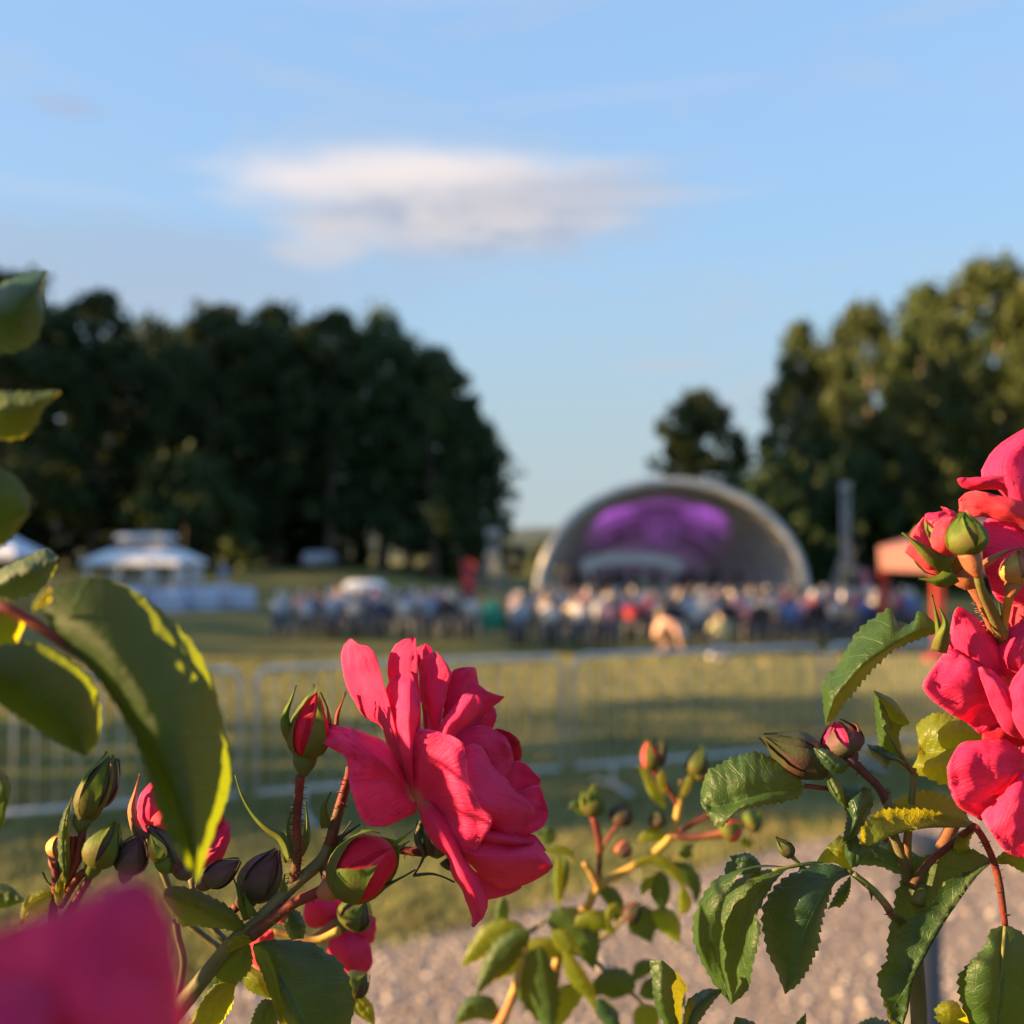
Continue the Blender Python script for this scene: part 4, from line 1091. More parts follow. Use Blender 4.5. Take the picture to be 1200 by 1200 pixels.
def crowd():
    r = random.Random(21)
    W = [5, 3, 3, 3, 3, 5, 5, 4, 2, 4]; names = [n for n, _ in SHIRTS]
    n = 0
    # left block: rows from the camera side forwards
    for row in range(9):
        Y = 27.4 + row * 1.2; xa, xb = gx(330 + row * 8, Y), gx(556 - row * 1.5, Y); k = int((xb - xa) / .60)
        for i in range(k + 1):
            if r.random() < .08: continue
            x = xa + .60 * i + r.gauss(0, .04); y = Y + r.gauss(0, .06); sh = r.choices(names, W)[0]
            if row == 0: sh = ['pale blue', 'pale blue', 'pale blue', 'grey', 'navy', 'white', 'pale blue', 'black', 'white', 'red', 'navy', 'mid blue', 'white', 'pale blue', 'navy'][min(i, 14)]
            if n >= 292: continue
            person(SEATED[sh], x, y, r.gauss(.06, .2), 'seated listener in %s top, %s row from the lawn in the left audience block' % (sh, ORD[row]), 'audience left of the aisle', r.uniform(.84, .94)); n += 1
            chair(x, y, .0, 'dark folding chair under a listener in %s, %s row of the left audience block' % (sh, ORD[row]), row < 3)
    for row in range(13):
        Y = 24.9 + row * 1.3; xa = gx(608, Y); xb = gx(1030 + (40 if row > 2 else 0), Y); k = int((xb - xa) / .68)
        for i in range(k + 1):
            if r.random() < .10 or n >= 292: continue
            x = xa + .68 * i + r.gauss(0, .05); y = Y + r.gauss(0, .08); sh = r.choices(names, W)[0]
            if row == 0 and i < 3: sh = ('pale blue', 'white', 'white')[i]
            person(SEATED[sh], x, y, r.gauss(0, .2), 'seated listener in %s top, %s row from the lawn in the right audience block' % (sh, ORD[row]), 'audience right of the aisle', r.uniform(.84, .94)); n += 1
            chair(x, y, .0, 'dark folding chair under a listener in %s, %s row of the right audience block' % (sh, ORD[row]), row < 3)
    # orchestra on the stage
    for i in range(14):
        a = math.pi * (.12 + .76 * (i % 7) / 6); R = 2.0 + 1.1 * (i // 7)
        x, y = SX - .3 - R * 1.5 * math.cos(a), SY + 2.6 + R * .75 * math.sin(a)
        person(SEATED['black'], x, y, math.pi + (a - math.pi / 2) * -.6, 'seated musician in black, %s from the left in the %s row on the stage' % (ORD[i % 7], ('front', 'back')[i // 7]), 'orchestra on the stage', .86, SZ + .52)
        mb = MB(); mb.box((x, y, SZ + .52 + .19), (.36, .36, .376)); tag(mb.build('stool', M_DARK), 'black stool under the %s musician from the left, %s row on the stage' % (ORD[i % 7], ('front', 'back')[i // 7]), 'stool', 'stools of the orchestra')
crowd()
for i, (px, Y) in enumerate(((176, 39), (229, 40.5), (262, 42.5), (212, 39.2))):
    person(dress(ME_STAND, z_standing, M_SHIRT['white' if i != 2 else 'pale blue'], M_TRS[1]), gx(px, Y), Y, 1.2 * i, 'person in %s standing among the white tables %s' % (('white', 'white', 'pale blue', 'white')[i], ('left of the others', 'in the middle', 'at the right end', 'behind the front table')[i]), 'guests at the white tables')
person(dress(ME_BEND, z_bend, M_SHIRT['peach'], plain('trousers_brown', (.16, .10, .075), .8, .1, 6)), gx(778, 21), 21, 0, 'person in a sunlit peach shirt stooping on the lawn behind the barriers', None, 1.08)
person(dress(ME_KNEEL, z_kneel, M_SHIRT['pale yellow'], M_TRS[1]), gx(846, 21), 21, .3, 'person in a pale yellow shirt kneeling on the lawn beside the stooping one', None, 1.0)

# ================================================================== THE ROSES
def bush_root(px, d, label):
    p = at(px, 1100, d); z = terrain(p.x, p.y)
    return thing('rose_bush', (p.x, p.y, z), label, 'rose bush')
def cane(parent, px, py, d, rpx, mat):
    """the cane that carries a shoot down to the soil below the picture"""
    a = at(px, py, d); z = terrain(a.x, a.y); mb = MB(); r = rpx / FPX * d
    k = [a, a + Vector((.004, .01, -.10)), a + Vector((-.008, .022, -.30)), Vector((a.x + .01, a.y + .03, max(z, a.z - .7))), Vector((a.x + .012, a.y + .035, z - .03))]
    mb.tube(k, [r, r * 1.1, r * 1.3, r * 1.6, r * 1.7], 10); return mb.build('cane', mat, parent, True)

# ---------------------------------------------------------------- bush with the big rose
A = bush_root(330, .33, 'rose bush at the left of centre bearing the big sharp pink rose and its buds')
D0 = .305
fl = flower(A, (512, 996), 13, D0, dz=7)
fl['label'] = 'large open pink rose with fanned petals in the centre'
def P(*rails, mat=None, **kw): return petal(fl, list(rails), D0, mat, **kw)
# back and right petals first (they curve away from the camera)
P(([(505,940),(489,775),(488,762),(490,756),(498,754)], [6,10,11]), ([(505,940),(500,860),(498,775),(498,754)], [6,8,10]), ([(505,940),(508,790),(507,764),(503,755),(498,754)], [6,13,13]))
P(([(520,940),(518,850),(525,800),(529,786),(538,783),(552,781.5)], [5,9,9,8]), ([(520,940),(535,850),(545,806),(551,790),(556,782)], [5,6,6,8]), ([(520,940),(545,860),(560,815),(560,795),(558.5,783)], [5,12,15,16]))
P(([(525,940),(535,850),(541,808),(556,797),(566,807),(578,812),(591,816)], [5,7,8,9,11]), ([(525,940),(545,860),(560,832),(575,822),(591,816.5)], [5,6,8,11]), ([(525,940),(552,865),(562,845),(575,831),(584,824),(591,817)], [5,11,13,12,11]))
P(([(530,945),(545,850),(560,840),(572,831),(578,829)], [6,9,12,13]), ([(530,945),(560,855),(572,842),(580,830)], [6,10,12,13]), ([(530,945),(566,865),(578,853),(582,840),(581,832)], [6,14,15,14]))
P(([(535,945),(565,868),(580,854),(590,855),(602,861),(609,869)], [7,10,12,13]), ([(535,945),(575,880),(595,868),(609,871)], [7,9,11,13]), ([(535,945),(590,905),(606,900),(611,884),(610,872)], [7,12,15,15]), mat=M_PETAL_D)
P(([(535,945),(570,905),(596,894),(612,893),(624,903),(634,914)], [6,10,12,14]), ([(535,945),(590,925),(612,910),(634,915)], [6,9,11,15]), ([(535,945),(590,945),(618,946),(630,932),(634,917)], [6,12,15,16]))
P(([(530,950),(580,935),(612,926),(630,919),(638,936),(642,950)], [6,9,11,13]), ([(530,950),(580,950),(615,950),(643,953)], [6,7,9,14]), ([(530,950),(560,972),(592,983),(618,979),(636,968),(643,956)], [6,8,10,13]))
P(([(520,930),(530,868),(548,853),(568,850),(588,859),(598,872)], [4,5,6,8,10]), ([(520,930),(545,880),(570,872),(600,880)], [4,2,4,9]), ([(520,930),(560,910),(585,917),(597,905),(602,890)], [4,5,7,12]))
# bottom right petals
P(([(520,975),(585,978),(622,977),(632,984),(639,994)], [6,9,10,13]), ([(520,975),(600,985),(630,992),(640,996)], [6,7,9,13]), ([(520,975),(600,993),(622,998),(634,999),(640,997)], [6,10,12,13]))
P(([(520,980),(555,1020),(585,1032),(611,1036)], [5,4,7]), ([(520,980),(550,1035),(585,1045),(611,1039)], [5,5,8]), ([(520,980),(543,1040),(558,1054),(580,1053),(596,1048),(611,1041)], [5,9,9,9]), mat=M_PETAL)
P(([(515,975),(550,990),(568,982),(600,989),(627,987),(641,1002),(648,1014)], [3,-1,-2,2,6,8]), ([(515,975),(555,1003),(590,1008),(622,1006),(648,1015)], [3,-7,-7,-4,5]), ([(515,975),(550,1012),(567,1030),(588,1042),(612,1038),(632,1029),(643,1022),(648,1016)], [3,-2,2,4,7,9]))
P(([(520,970),(550,962),(575,972),(600,977),(620,984),(627,987)], [2,0,0,3,5]), ([(520,970),(560,978),(595,985),(627,987)], [2,-6,-5,4]), ([(520,970),(560,990),(585,994),(605,995),(620,991),(627,988)], [2,-1,0,2,5]))
# the broad shaded petal on the right flank
P(([(512,945),(531,895),(543,877),(549,872),(562,872),(571,886),(578,899),(592,911),(602,925),(618,937),(626,946)], [3,-2,-1,1,3,6]), ([(512,945),(550,915),(585,928),(610,938),(627,949)], [3,-9,-7,-2,6]), ([(512,945),(555,945),(585,955),(612,958),(627,951)], [3,-9,-8,-2,6]), ([(512,945),(545,972),(575,972),(591,981),(607,976),(620,963),(627,952)], [3,-4,-1,1,4,7]), nu=18, nv=22)
# tall petals of the upper fan
P(([(478,945),(470,858),(456,800),(454,781),(459,761),(471,751),(485,746.5)], [5,9,9,8,6]), ([(480,945),(478,850),(475,800),(478,770),(485.5,747)], [5,2,1,2,5]), ([(484,945),(493,850),(491,805),(488,767),(486,748)], [5,0,-1,1,4]))
P(([(488,945),(505,856),(493,823),(491.5,788),(491.5,778),(499,767),(507,764.5)], [4,7,8,8,8]), ([(490,945),(508,855),(503,812),(506,786),(510,764.5)], [4,1,0,2,6]), ([(494,945),(514,857),(522,820),(529.5,789),(527,783),(517,769),(511,764.5)], [4,-1,0,2,5]))
P(([(478,945),(450,857),(428,842),(413,818),(404,797),(400,771),(403,756),(410,748.5)], [4,5,7,9,11,12]), ([(482,945),(452,850),(430,805),(417,765),(412,749)], [4,-1,-1,3,8]), ([(486,945),(466,868),(453,815),(445,787),(438,764),(431,757),(423,758),(412,750)], [4,-3,-5,-4,-1,3,6]), nu=16, nv=22)
# curled petal over the heart
P(([(515,930),(514,858),(525,836),(540,818),(544,812.5),(549,811.5)], [1,-2,-4,-3,-2]), ([(518,930),(522,862),(538,840),(553,820),(555,813)], [1,-9,-10,-8,-4]), ([(522,930),(534,864),(547,852),(560,837),(566,829),(566,823),(560,814)], [1,-5,-5,-3,-1,0]))
# front upright petal
P(([(484,938),(471,893),(456,880),(448.5,850),(447,829),(452,808),(462,793),(476,785.5)], [0,2,3,4,5,4]), ([(485,938),(468,870),(465,825),(470,800),(477,785)], [0,-4,-5,-3,2]), ([(486,938),(480,870),(478,830),(478,800),(478.5,785.5)], [0,-8,-10,-8,1]), ([(487,938),(484,885),(491,838),(491,822),(486,797),(480,786)], [0,-5,-7,-6,0]), nu=16, nv=20)
# drooping left petal
P(([(483,928),(466,893),(452,871),(420,856.5),(397,851),(381,846.5),(376,849.5)], [0,-2,-4,-5,-3,-1]), ([(484,930),(455,897),(425,874),(398,864),(374,858)], [0,-7,-8,-7,-4]), ([(484,930),(455,900),(425,882),(402,874),(380,871)], [0,-7,-9,-9,-7]), ([(484,931),(455,907),(428,894),(405,888)], [0,-6,-9,-10]),
  ([(484,932),(455,918),(430,914),(409,918)], [0,-5,-8,-11]), ([(485,934),(462,930),(442,942),(424,961)], [0,-5,-8,-10]), ([(486,936),(471,946),(456,958),(448,968.5)], [0,-3,-5,-6]), ([(486,938),(488,942),(488,947),(487,951)], [0,0,1,2]), nu=24, nv=20, ripple=2.6)
# narrow hanging petal
P(([(488,931),(491,950),(500,974),(510,990),(526,1005),(530,1025),(541,1040),(549,1060),(555,1078),(552.5,1085)], [1,-3,-5,-5,-4,-2]), ([(489,931),(499,950),(512,970),(528,995),(538,1015),(550,1035),(558,1056),(560,1074),(554,1086)], [1,-7,-10,-12,-10,-6]), ([(490,931),(507,943),(520,960),(535,985),(546,1009),(560,1028),(567,1045),(571,1060),(566,1073),(555,1085.5)], [1,-4,-6,-6,-4,-1,0]), nu=14, nv=26)
# the big folded front petal
P(([(487,935),(481.5,892),(480,866),(486,852)], [-1,-4,-6,-5]), ([(488,935),(492,905),(500,873),(519,858.5)], [-1,-6,-9,-9]), ([(488,935),(503,915),(522,892),(544,874.5)], [-1,-6,-12,-12]), ([(489,935),(507,925),(530,913),(550,918)], [-1,-5,-12,-13]), ([(489,935),(510,938),(540,942),(563,945)], [-1,-4,-11,-13]),
  ([(489,936),(510,946),(545,965),(576,962)], [-1,-3,-9,-12]), ([(489,936),(509,952),(538,983),(563,988)], [-1,-3,-8,-9]), ([(489,937),(507,950),(528,980),(546,1003),(555,1003)], [-1,-3,-6,-6]), nu=26, nv=20, ripple=2.2)
# thin hanging sepals of the big rose
def sepal_strip(parent, pts, d0, w, mat=None, dz=(0,), curl=1.5):
    n = 8; Q = resample([(float(x), float(y)) for x, y in pts], n); L, R = [], []
    for i, q in enumerate(Q):
        a, b = Q[max(0, i-1)], Q[min(n, i+1)]; dx, dy = b[0]-a[0], b[1]-a[1]; k = math.hypot(dx, dy) + 1e-6
        ww = w * (1 - (i / n)) ** .7 * (.55 + .45 * math.sin(math.pi * min(1, .25 + i / n))) + .35
        L.append((q[0] + dy / k * ww, q[1] - dx / k * ww)); R.append((q[0] - dy / k * ww, q[1] + dx / k * ww))
    d = list(dz); SEED[0] += 1
    v, f, u = surf([(L, [z + curl for z in d]), (Q, d), (R, [z + curl for z in d])], d0, 8, 18, True, thick=.0003, seed=SEED[0])
    return obj('sepal', v, f, mat or M_SEPAL, parent, True, u)
sepal_strip(fl, [(494,962),(490,985),(497,1000),(491,1016),(486,1024)], D0, 6, M_SEPAL_D, (4, 1, 1))
sepal_strip(fl, [(503,1003),(500,985),(492,965)], D0, 7, M_SEPAL_D, (3, 1, 3))
sepal_strip(fl, [(520,1008),(528,1018),(536,1020)], D0, 7, M_SEPAL_D, (6, 5, 7))
sepal_strip(fl, [(484,1026),(505,1024),(520,1028),(533,1034)], D0, 2.0, M_SEPAL_D, (1, 3, 5))
sepal_strip(fl, [(478,938),(483,925),(486,910),(482,904)], D0, 5, M_SEPAL, (3, 0, 1))
# stems of this shoot
stem(A, [(185,1212,4),(245,1138,4),(271,1106,2),(296,1086,0),(322,1060,0),(345,1036,0),(372,1013,0),(386,988,1),(405,925,6),(410,900,10)], D0, [11,10.5,9.5,9,8.5,8,7.5,6.5,5.5,5], M_STEM_O, n=14, prick=10, seg=50)
stem(A, [(386,990,0),(396,952,2),(405,922,4),(413,895,8)], D0, [6.5,6,5.5,5], M_STEM_R, prick=46)
stem(A, [(343,1038,0),(349,1000,-2),(348,965,-3),(352,908,-3)], D0, [6,5.4,5,5.6], M_STEM_R, prick=110, seg=24)
stem(A, [(382,1000,2),(410,986,6),(440,988,8),(470,996,8),(500,999,7)], D0, [4.5,4.5,4.8,5,6], M_STEM_R, prick=70, seg=24)
stem(A, [(294,1097,-3),(318,1078,-3),(345,1058,-3),(372,1046,-3),(388,1038,-3)], D0, [7.5,7,6.5,6.5,7], M_STEM_R, prick=20, seg=24)
cane(A, 190, 1206, D0 + .004, 12, M_STEM_O)
# buds of this shoot
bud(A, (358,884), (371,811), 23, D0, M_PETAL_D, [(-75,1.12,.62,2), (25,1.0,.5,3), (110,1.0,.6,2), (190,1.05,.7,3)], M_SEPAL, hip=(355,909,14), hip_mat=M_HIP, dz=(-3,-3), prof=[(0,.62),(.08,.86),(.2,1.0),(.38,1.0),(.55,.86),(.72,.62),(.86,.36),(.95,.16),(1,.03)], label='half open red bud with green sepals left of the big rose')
sepal_strip(A, [(353,878),(338,858),(334,840),(342,818),(347,803)], D0, 9, M_SEPAL, (-6,-7,-8))
sepal_strip(A, [(394,850),(396,835),(402,820),(405,811)], D0, 3.0, M_STEM_R, (8,6,5))
bud(A, (392,1040), (461,993), 33, D0, M_PETAL_D, [(12,.78,.80,1), (150,1.22,.9,4), (200,1.35,.7,6), (-80,.95,1.0,7)], M_SEPAL, hip=(372,1048,14), hip_mat=M_HIP_R, dz=(-6,-6), prof=[(0,.48),(.08,.72),(.2,.92),(.36,1.02),(.55,1.0),(.74,.86),(.88,.62),(.96,.36),(1,.06)], label='fat red bud below the big rose lying on its side')
sepal_strip(A, [(386,1030),(382,1005),(396,984),(413,972),(422,966)], D0, 10, M_SEPAL_D, (-3,0,3))
sepal_strip(A, [(395,1046),(425,1052),(452,1038),(475,1026),(487,1019)], D0, 6, M_SEPAL_D, (-7,-6,-3))
bud(A, (292,1052), (325,996), 24, D0, M_SEPAL_P, [(0,1.0,.7,0), (75,1.02,.8,0), (-75,1.02,.8,0), (180,1.0,.8,0)], M_SEPAL_P, hip=(277,1062,12), hip_mat=M_SEPAL_P, dz=(6,6), label='closed purple brown bud left of the red thorny stem')
stem(A, [(279,1061,6),(268,1072,6),(262,1082,6)], D0, [6,5,5], M_STEM_R)
# narrow bracts
sepal_strip(A, [(340,1010),(333,985),(318,974),(300,958),(284,934),(276,908)], D0, 7, M_SEPAL, (0,2,4), 2.5)
sepal_strip(A, [(347,1000),(340,985),(338,965),(343,945)], D0, 5, M_SEPAL, (3,4,5))
sepal_strip(A, [(351,1000),(358,985),(360,965),(358,940)], D0, 6, M_SEPAL, (3,4,5))
sepal_strip(A, [(383,970),(380,955),(380,945),(388,928)], D0, 7, M_SEPAL, (-2,-3,-3))
sepal_strip(A, [(376,1000),(392,985),(405,972),(412,962)], D0, 3, M_SEPAL_D, (3,4,5))
sepal_strip(A, [(290,1078),(284,1062),(278,1040),(272,1026)], D0, 5, M_SEPAL, (-3,-4,-4))
sepal_strip(A, [(296,1074),(290,1060),(286,1046)], D0, 7, M_SEPAL, (-4,-5,-5))
sepal_strip(A, [(331,1045),(332,1034),(334,1024)], D0, 4, M_SEPAL, (-6,-7,-7))
# leaves of this shoot
leaf(A, [([(294,1096),(275,1068),(246,1050),(212,1038),(193,1042)], [0,-2,-4,-6]), ([(294,1096),(262,1078),(228,1064),(192,1048)], [0,-4,-6,-8]), ([(294,1097),(267,1090),(234,1086),(208,1082),(191,1052)], [0,4,6,2])], D0, M_LEAF, False, 3.0, 12)
leaf(A, [([(297,1106),(318,1101),(345,1102),(366,1105),(382,1115),(398,1126),(408,1144),(415,1176),(408,1206),(378,1240)], [0,-2,0,4,8]), ([(297,1108),(312,1122),(332,1150),(355,1192),(376,1240)], [0,-5,-6,-2]), ([(297,1109),(305,1128),(314,1150),(322,1175),(334,1205),(374,1240)], [0,2,6,3])], D0, M_LEAF_N, False, 3.5, 16, puff=-5)
leaf(A, [([(296,1108),(310,1112),(322,1132),(328,1160),(334,1192),(345,1225)], [-3,-6,-6,-4]), ([(296,1110),(305,1120),(317,1142),(325,1168),(331,1195),(344,1225)], [-3,-7,-7,-4]), ([(296,1112),(301,1128),(311,1152),(321,1180),(330,1205),(343,1225)], [-3,-4,-4,-3])], D0, M_LEAF_Y, False, 1.5, 12)  # sunlit strip of the dark leaf, added as a blade of yellower colour
leaf(A, [([(292,1104),(280,1104),(262,1114),(246,1132),(240,1150)], [4,6,8,10]), ([(292,1106),(285,1120),(268,1138),(250,1152)], [4,3,5,9]), ([(293,1108),(296,1130),(286,1146),(270,1158),(252,1156)], [4,9,10,11])], D0, M_LEAF, False, 3, 10)
leaf(A, [([(275,1150),(256,1152),(242,1164),(228,1186),(218,1210)], [8,8,8,8]), ([(276,1154),(262,1166),(248,1190),(238,1214)], [8,5,5,6]), ([(276,1157),(272,1178),(262,1196),(245,1216)], [8,10,11,10])], D0, M_LEAF_Y, False, 3, 10)
leaf(A, [([(322,1172),(308,1172),(298,1186),(292,1206)], [10,10,10]), ([(324,1176),(314,1186),(304,1212)], [10,8,8]), ([(326,1180),(326,1196),(318,1216)], [10,12,12])], D0, M_LEAF, False, 2.5, 9)
leaf(A, [([(284,1132),(296,1136),(316,1146),(324,1160),(318,1172)], [26,28,30]), ([(284,1138),(300,1150),(316,1170)], [26,24,27]), ([(284,1144),(290,1160),(312,1170)], [26,29,30])], D0, M_LEAF_Y, False, 2.5, 8)
leaf(A, [([(296,1098),(282,1094),(272,1100),(266,1110)], [-4,-5,-4]), ([(296,1101),(282,1100),(270,1108),(264,1114)], [-4,-7,-6]), ([(296,1104),(286,1108),(274,1114),(265,1117)], [-4,-4,-3])], D0, M_LEAF_Y, False, 1.5, 6)
leaf(A, [([(338,1062),(352,1070),(358,1084),(356,1100)], [8,8,8]), ([(336,1066),(344,1082),(350,1100)], [8,5,6]), ([(334,1070),(334,1088),(342,1102)], [8,9,9])], D0, M_LEAF_N, False, 2, 8)
# bud cluster left of it
DB = .285
for pts, r, m in (([(58,1215),(62,1072),(73,1040),(90,1010),(97,972)], [6,6,5.5,5,5], M_STEM_R), ([(73,1045),(82,1012),(86,980)], [4.5,4.5,4], M_STEM_R), ([(70,1062),(90,1030),(108,1016)], [5,5,5], M_STEM_R), ([(60,1075),(66,1040),(66,1008)], [4.5,5,6], M_STEM_R), ([(64,1110),(84,1064),(104,1030)], [5,5,4.5], M_STEM_R)):
    stem(A, [(x, y, 0) for x, y in pts], DB, r, m, prick=26, n=10)
cane(A, 58, 1210, DB, 6, M_STEM_O)
bud(A, (97,958), (128,886), 17, DB, M_SEPAL_D, [(0,1.02,.7,0), (80,1.04,.8,1), (-80,1.06,.85,2), (180,1,.8,0)], M_SEPAL, hip=(94,975,11), hip_mat=M_HIP, dz=(0,0), label='closed green bud at the top of the left bud cluster')
bud(A, (112,945), (136,888), 16, DB, M_SEPAL_P, [(0,1,.7,0), (90,1,.8,0), (-90,1,.8,0)], M_SEPAL_D, hip=(104,964,9), dz=(9,9), label='dark bud behind the topmost green bud')
bud(A, (66,1004), (72,976), 12, DB, M_HIP_R, [(-60,1.05,.8,1), (40,1.0,.7,0), (160,1,.8,0)], M_STEM_Y, hip=(66,1022,9), hip_mat=M_HIP_R, dz=(2,2), label='small ruddy bud at the far left of the cluster')
bud(A, (110,1014), (136,964), 20, DB, M_SEPAL_D, [(-40,1.08,.7,1), (30,1.05,.5,2), (110,1,.8,0), (200,1,.8,0)], M_SEPAL, hip=(104,1030,10), hip_mat=M_SEPAL, dz=(0,0), label='pointed green bud in the middle of the left cluster')
bud(A, (148,1022), (164,978), 19, DB, M_SEPAL_P, [(0,1,.6,0), (-90,1.06,.5,1), (90,1,.8,0)], M_SEPAL_P, hip=(144,1034,9), hip_mat=M_HIP, dz=(4,4), label='round purple bud right of the pointed green one')
qleaf(A, [(78,1036),(75,1000),(77,960),(86,930)], 10, DB, (-2,-3,-2), .8, .8, 3, 3, M_LEAF, serr=1, name='bract')
qleaf(A, [(68,1062),(70,1040),(74,1020)], 7, DB, (-3,-4,-4), .9, .9, 1, 1, M_LEAF_Y, serr=.5, name='bract')
qleaf(A, [(66,1050),(50,1052),(34,1064),(22,1088)], 18, DB, (0,-3,-3), .9, .6, 3, 3, M_LEAF_Y, serr=2)
sepal_strip(A, [(66,1045),(56,1034),(50,1022)], DB, 2, M_SEPAL, (0,0,0))
# pink blooms half hidden behind the near leaf
f2 = flower(A, (176,985), 8, .315); f2['label'] = 'opening pink bloom half hidden behind the big near leaf'
petal(f2, [([(178,985),(162,960),(163,935),(176,917)], [0,-1,1]), ([(180,985),(176,950),(180,930),(186,918)], [0,-5,-3]), ([(184,985),(196,955),(198,932),(190,918)], [0,1,4])], .315, M_PETAL_N)
petal(f2, [([(176,986),(176,970),(180,955),(192,948)], [-4,-6,-6]), ([(182,986),(188,972),(196,955)], [-4,-9,-8]), ([(190,986),(200,978),(206,962),(200,950)], [-4,-4,-2])], .315, M_PETAL_C)
petal(f2, [([(200,990),(225,960),(250,940),(264,935)], [4,4,4]), ([(205,995),(235,975),(262,955)], [4,1,2]), ([(205,1005),(245,1010),(262,985),(270,975)], [4,5,6])], .315, M_PETAL_N)
petal(f2, [([(215,1010),(245,985),(262,968),(268,962)], [2,1,1]), ([(220,1015),(250,1000),(270,972)], [2,-2,0]), ([(225,1020),(256,1012),(268,990),(271,978)], [2,3,4])], .315, M_PETAL_N)
sepal_strip(f2, [(160,975),(154,950),(158,930),(164,907)], .31, 6, M_HIP_R, (0,0,0))
sepal_strip(f2, [(170,985),(158,972),(154,958)], .31, 9, M_SEPAL_D, (-2,-3,-3))
bud(A, (212,1018), (174,968), 17, .29, M_SEPAL_P, [(-50,1.05,.7,0), (40,1,.7,0), (130,1,.6,0)], M_SEPAL_P, hip=(222,1030,11), hip_mat=M_SEPAL_P, label='pointed maroon bud below the near leaf')
bud(A, (190,1010), (176,978), 10, .285, M_STEM_Y, [(0,1.05,.6,0), (120,1,.6,0)], M_SEPAL, hip=(196,1024,9), hip_mat=M_SEPAL, label='small ochre bud in front of the maroon one')
bud(A, (242,1034), (281,1008), 14, .295, M_SEPAL_P, [(0,1.05,.7,0), (120,1,.8,0), (-100,1,.8,0)], M_SEPAL_P, hip=(230,1040,9), hip_mat=M_SEPAL_P, label='slim maroon bud pointing right under the near leaf')
stem(A, [(224,1030),(232,1058),(252,1090),(272,1108)], .315, [4,4,4,4], M_STEM_O)
stem(A, [(206,1040),(205,1065),(208,1095),(215,1130),(205,1180)], .32, [4,4,4,4,4], M_STEM_O)
stem(A, [(176,990),(190,1020),(215,1075),(262,1115)], .325, [4,4,4,4], M_STEM_O)
# bloom behind, below the lying bud
f3 = flower(A, (402,1082), 12, .375, dz=-3); f3['label'] = 'soft pink bloom hanging below the lying red bud'
petal(f3, [([(400,1080),(370,1088),(356,1078),(358,1055)], [0,0,0]), ([(402,1075),(380,1070),(365,1050)], [0,-5,-4]), ([(405,1070),(400,1052),(392,1042),(380,1040)], [0,0,2])], .375, M_PETAL_N)
petal(f3, [([(400,1085),(385,1105),(390,1128),(408,1146)], [0,1,3]), ([(405,1085),(405,1110),(418,1148)], [0,-6,-2]), ([(412,1085),(432,1105),(436,1128),(424,1147)], [0,0,4])], .375, M_PETAL_N)
petal(f3, [([(406,1085),(420,1078),(432,1072),(440,1075)], [2,2,4]), ([(408,1090),(425,1092),(441,1086)], [2,-2,3]), ([(410,1095),(425,1108),(437,1103),(441,1092)], [2,3,5])], .375, M_PETAL_N)
bud(A, (408,1085), (428,1054), 20, .36, M_SEPAL_D, [(0,1,.7,0), (-80,1,.8,2), (90,1,.8,2)], M_SEPAL, label='green sepalled base of the soft pink bloom')
sepal_strip(f3, [(395,1082),(378,1092),(360,1100)], .37, 7, M_HIP_R, (0,-2,-3))
stem(A, [(398,1090),(372,1102),(350,1098),(320,1090)], .36, [5,5,5,5], M_STEM_Y)
bud(A, (408,1160), (430,1140), 16, .36, M_SEPAL_D, [(0,1,.7,0), (120,1,.8,2)], M_SEPAL, label='dark green bud at the lower right of the dark leaf')
stem(A, [(408,1160),(400,1185),(392,1230)], .36, [4,4,5], M_STEM_G)
qleaf(A, [(412,1165),(425,1180),(440,1204)], 14, .36, (0,0,0), .8, .8, 2, 2, M_LEAF_Y, serr=1.5)
petal(f3, [([(318,1080),(310,1065),(322,1052)], [0,0,0]), ([(324,1082),(330,1070),(336,1055)], [0,-3,-2]), ([(335,1084),(346,1078),(346,1064)], [0,0,1])], .35, M_PETAL_C)
petal(f3, [([(286,1110),(284,1096),(300,1088)], [0,0,0]), ([(292,1116),(305,1102),(318,1090)], [0,-3,-2]), ([(300,1120),(318,1108),(322,1096)], [0,0,1])], .35, M_PETAL_C)
petal(f3, [([(290,1124),(288,1112),(296,1104)], [0,0,0]), ([(298,1134),(304,1122),(306,1108)], [0,-3,-2]), ([(310,1140),(316,1130),(312,1114)], [0,0,1])], .35, M_PETAL_C)

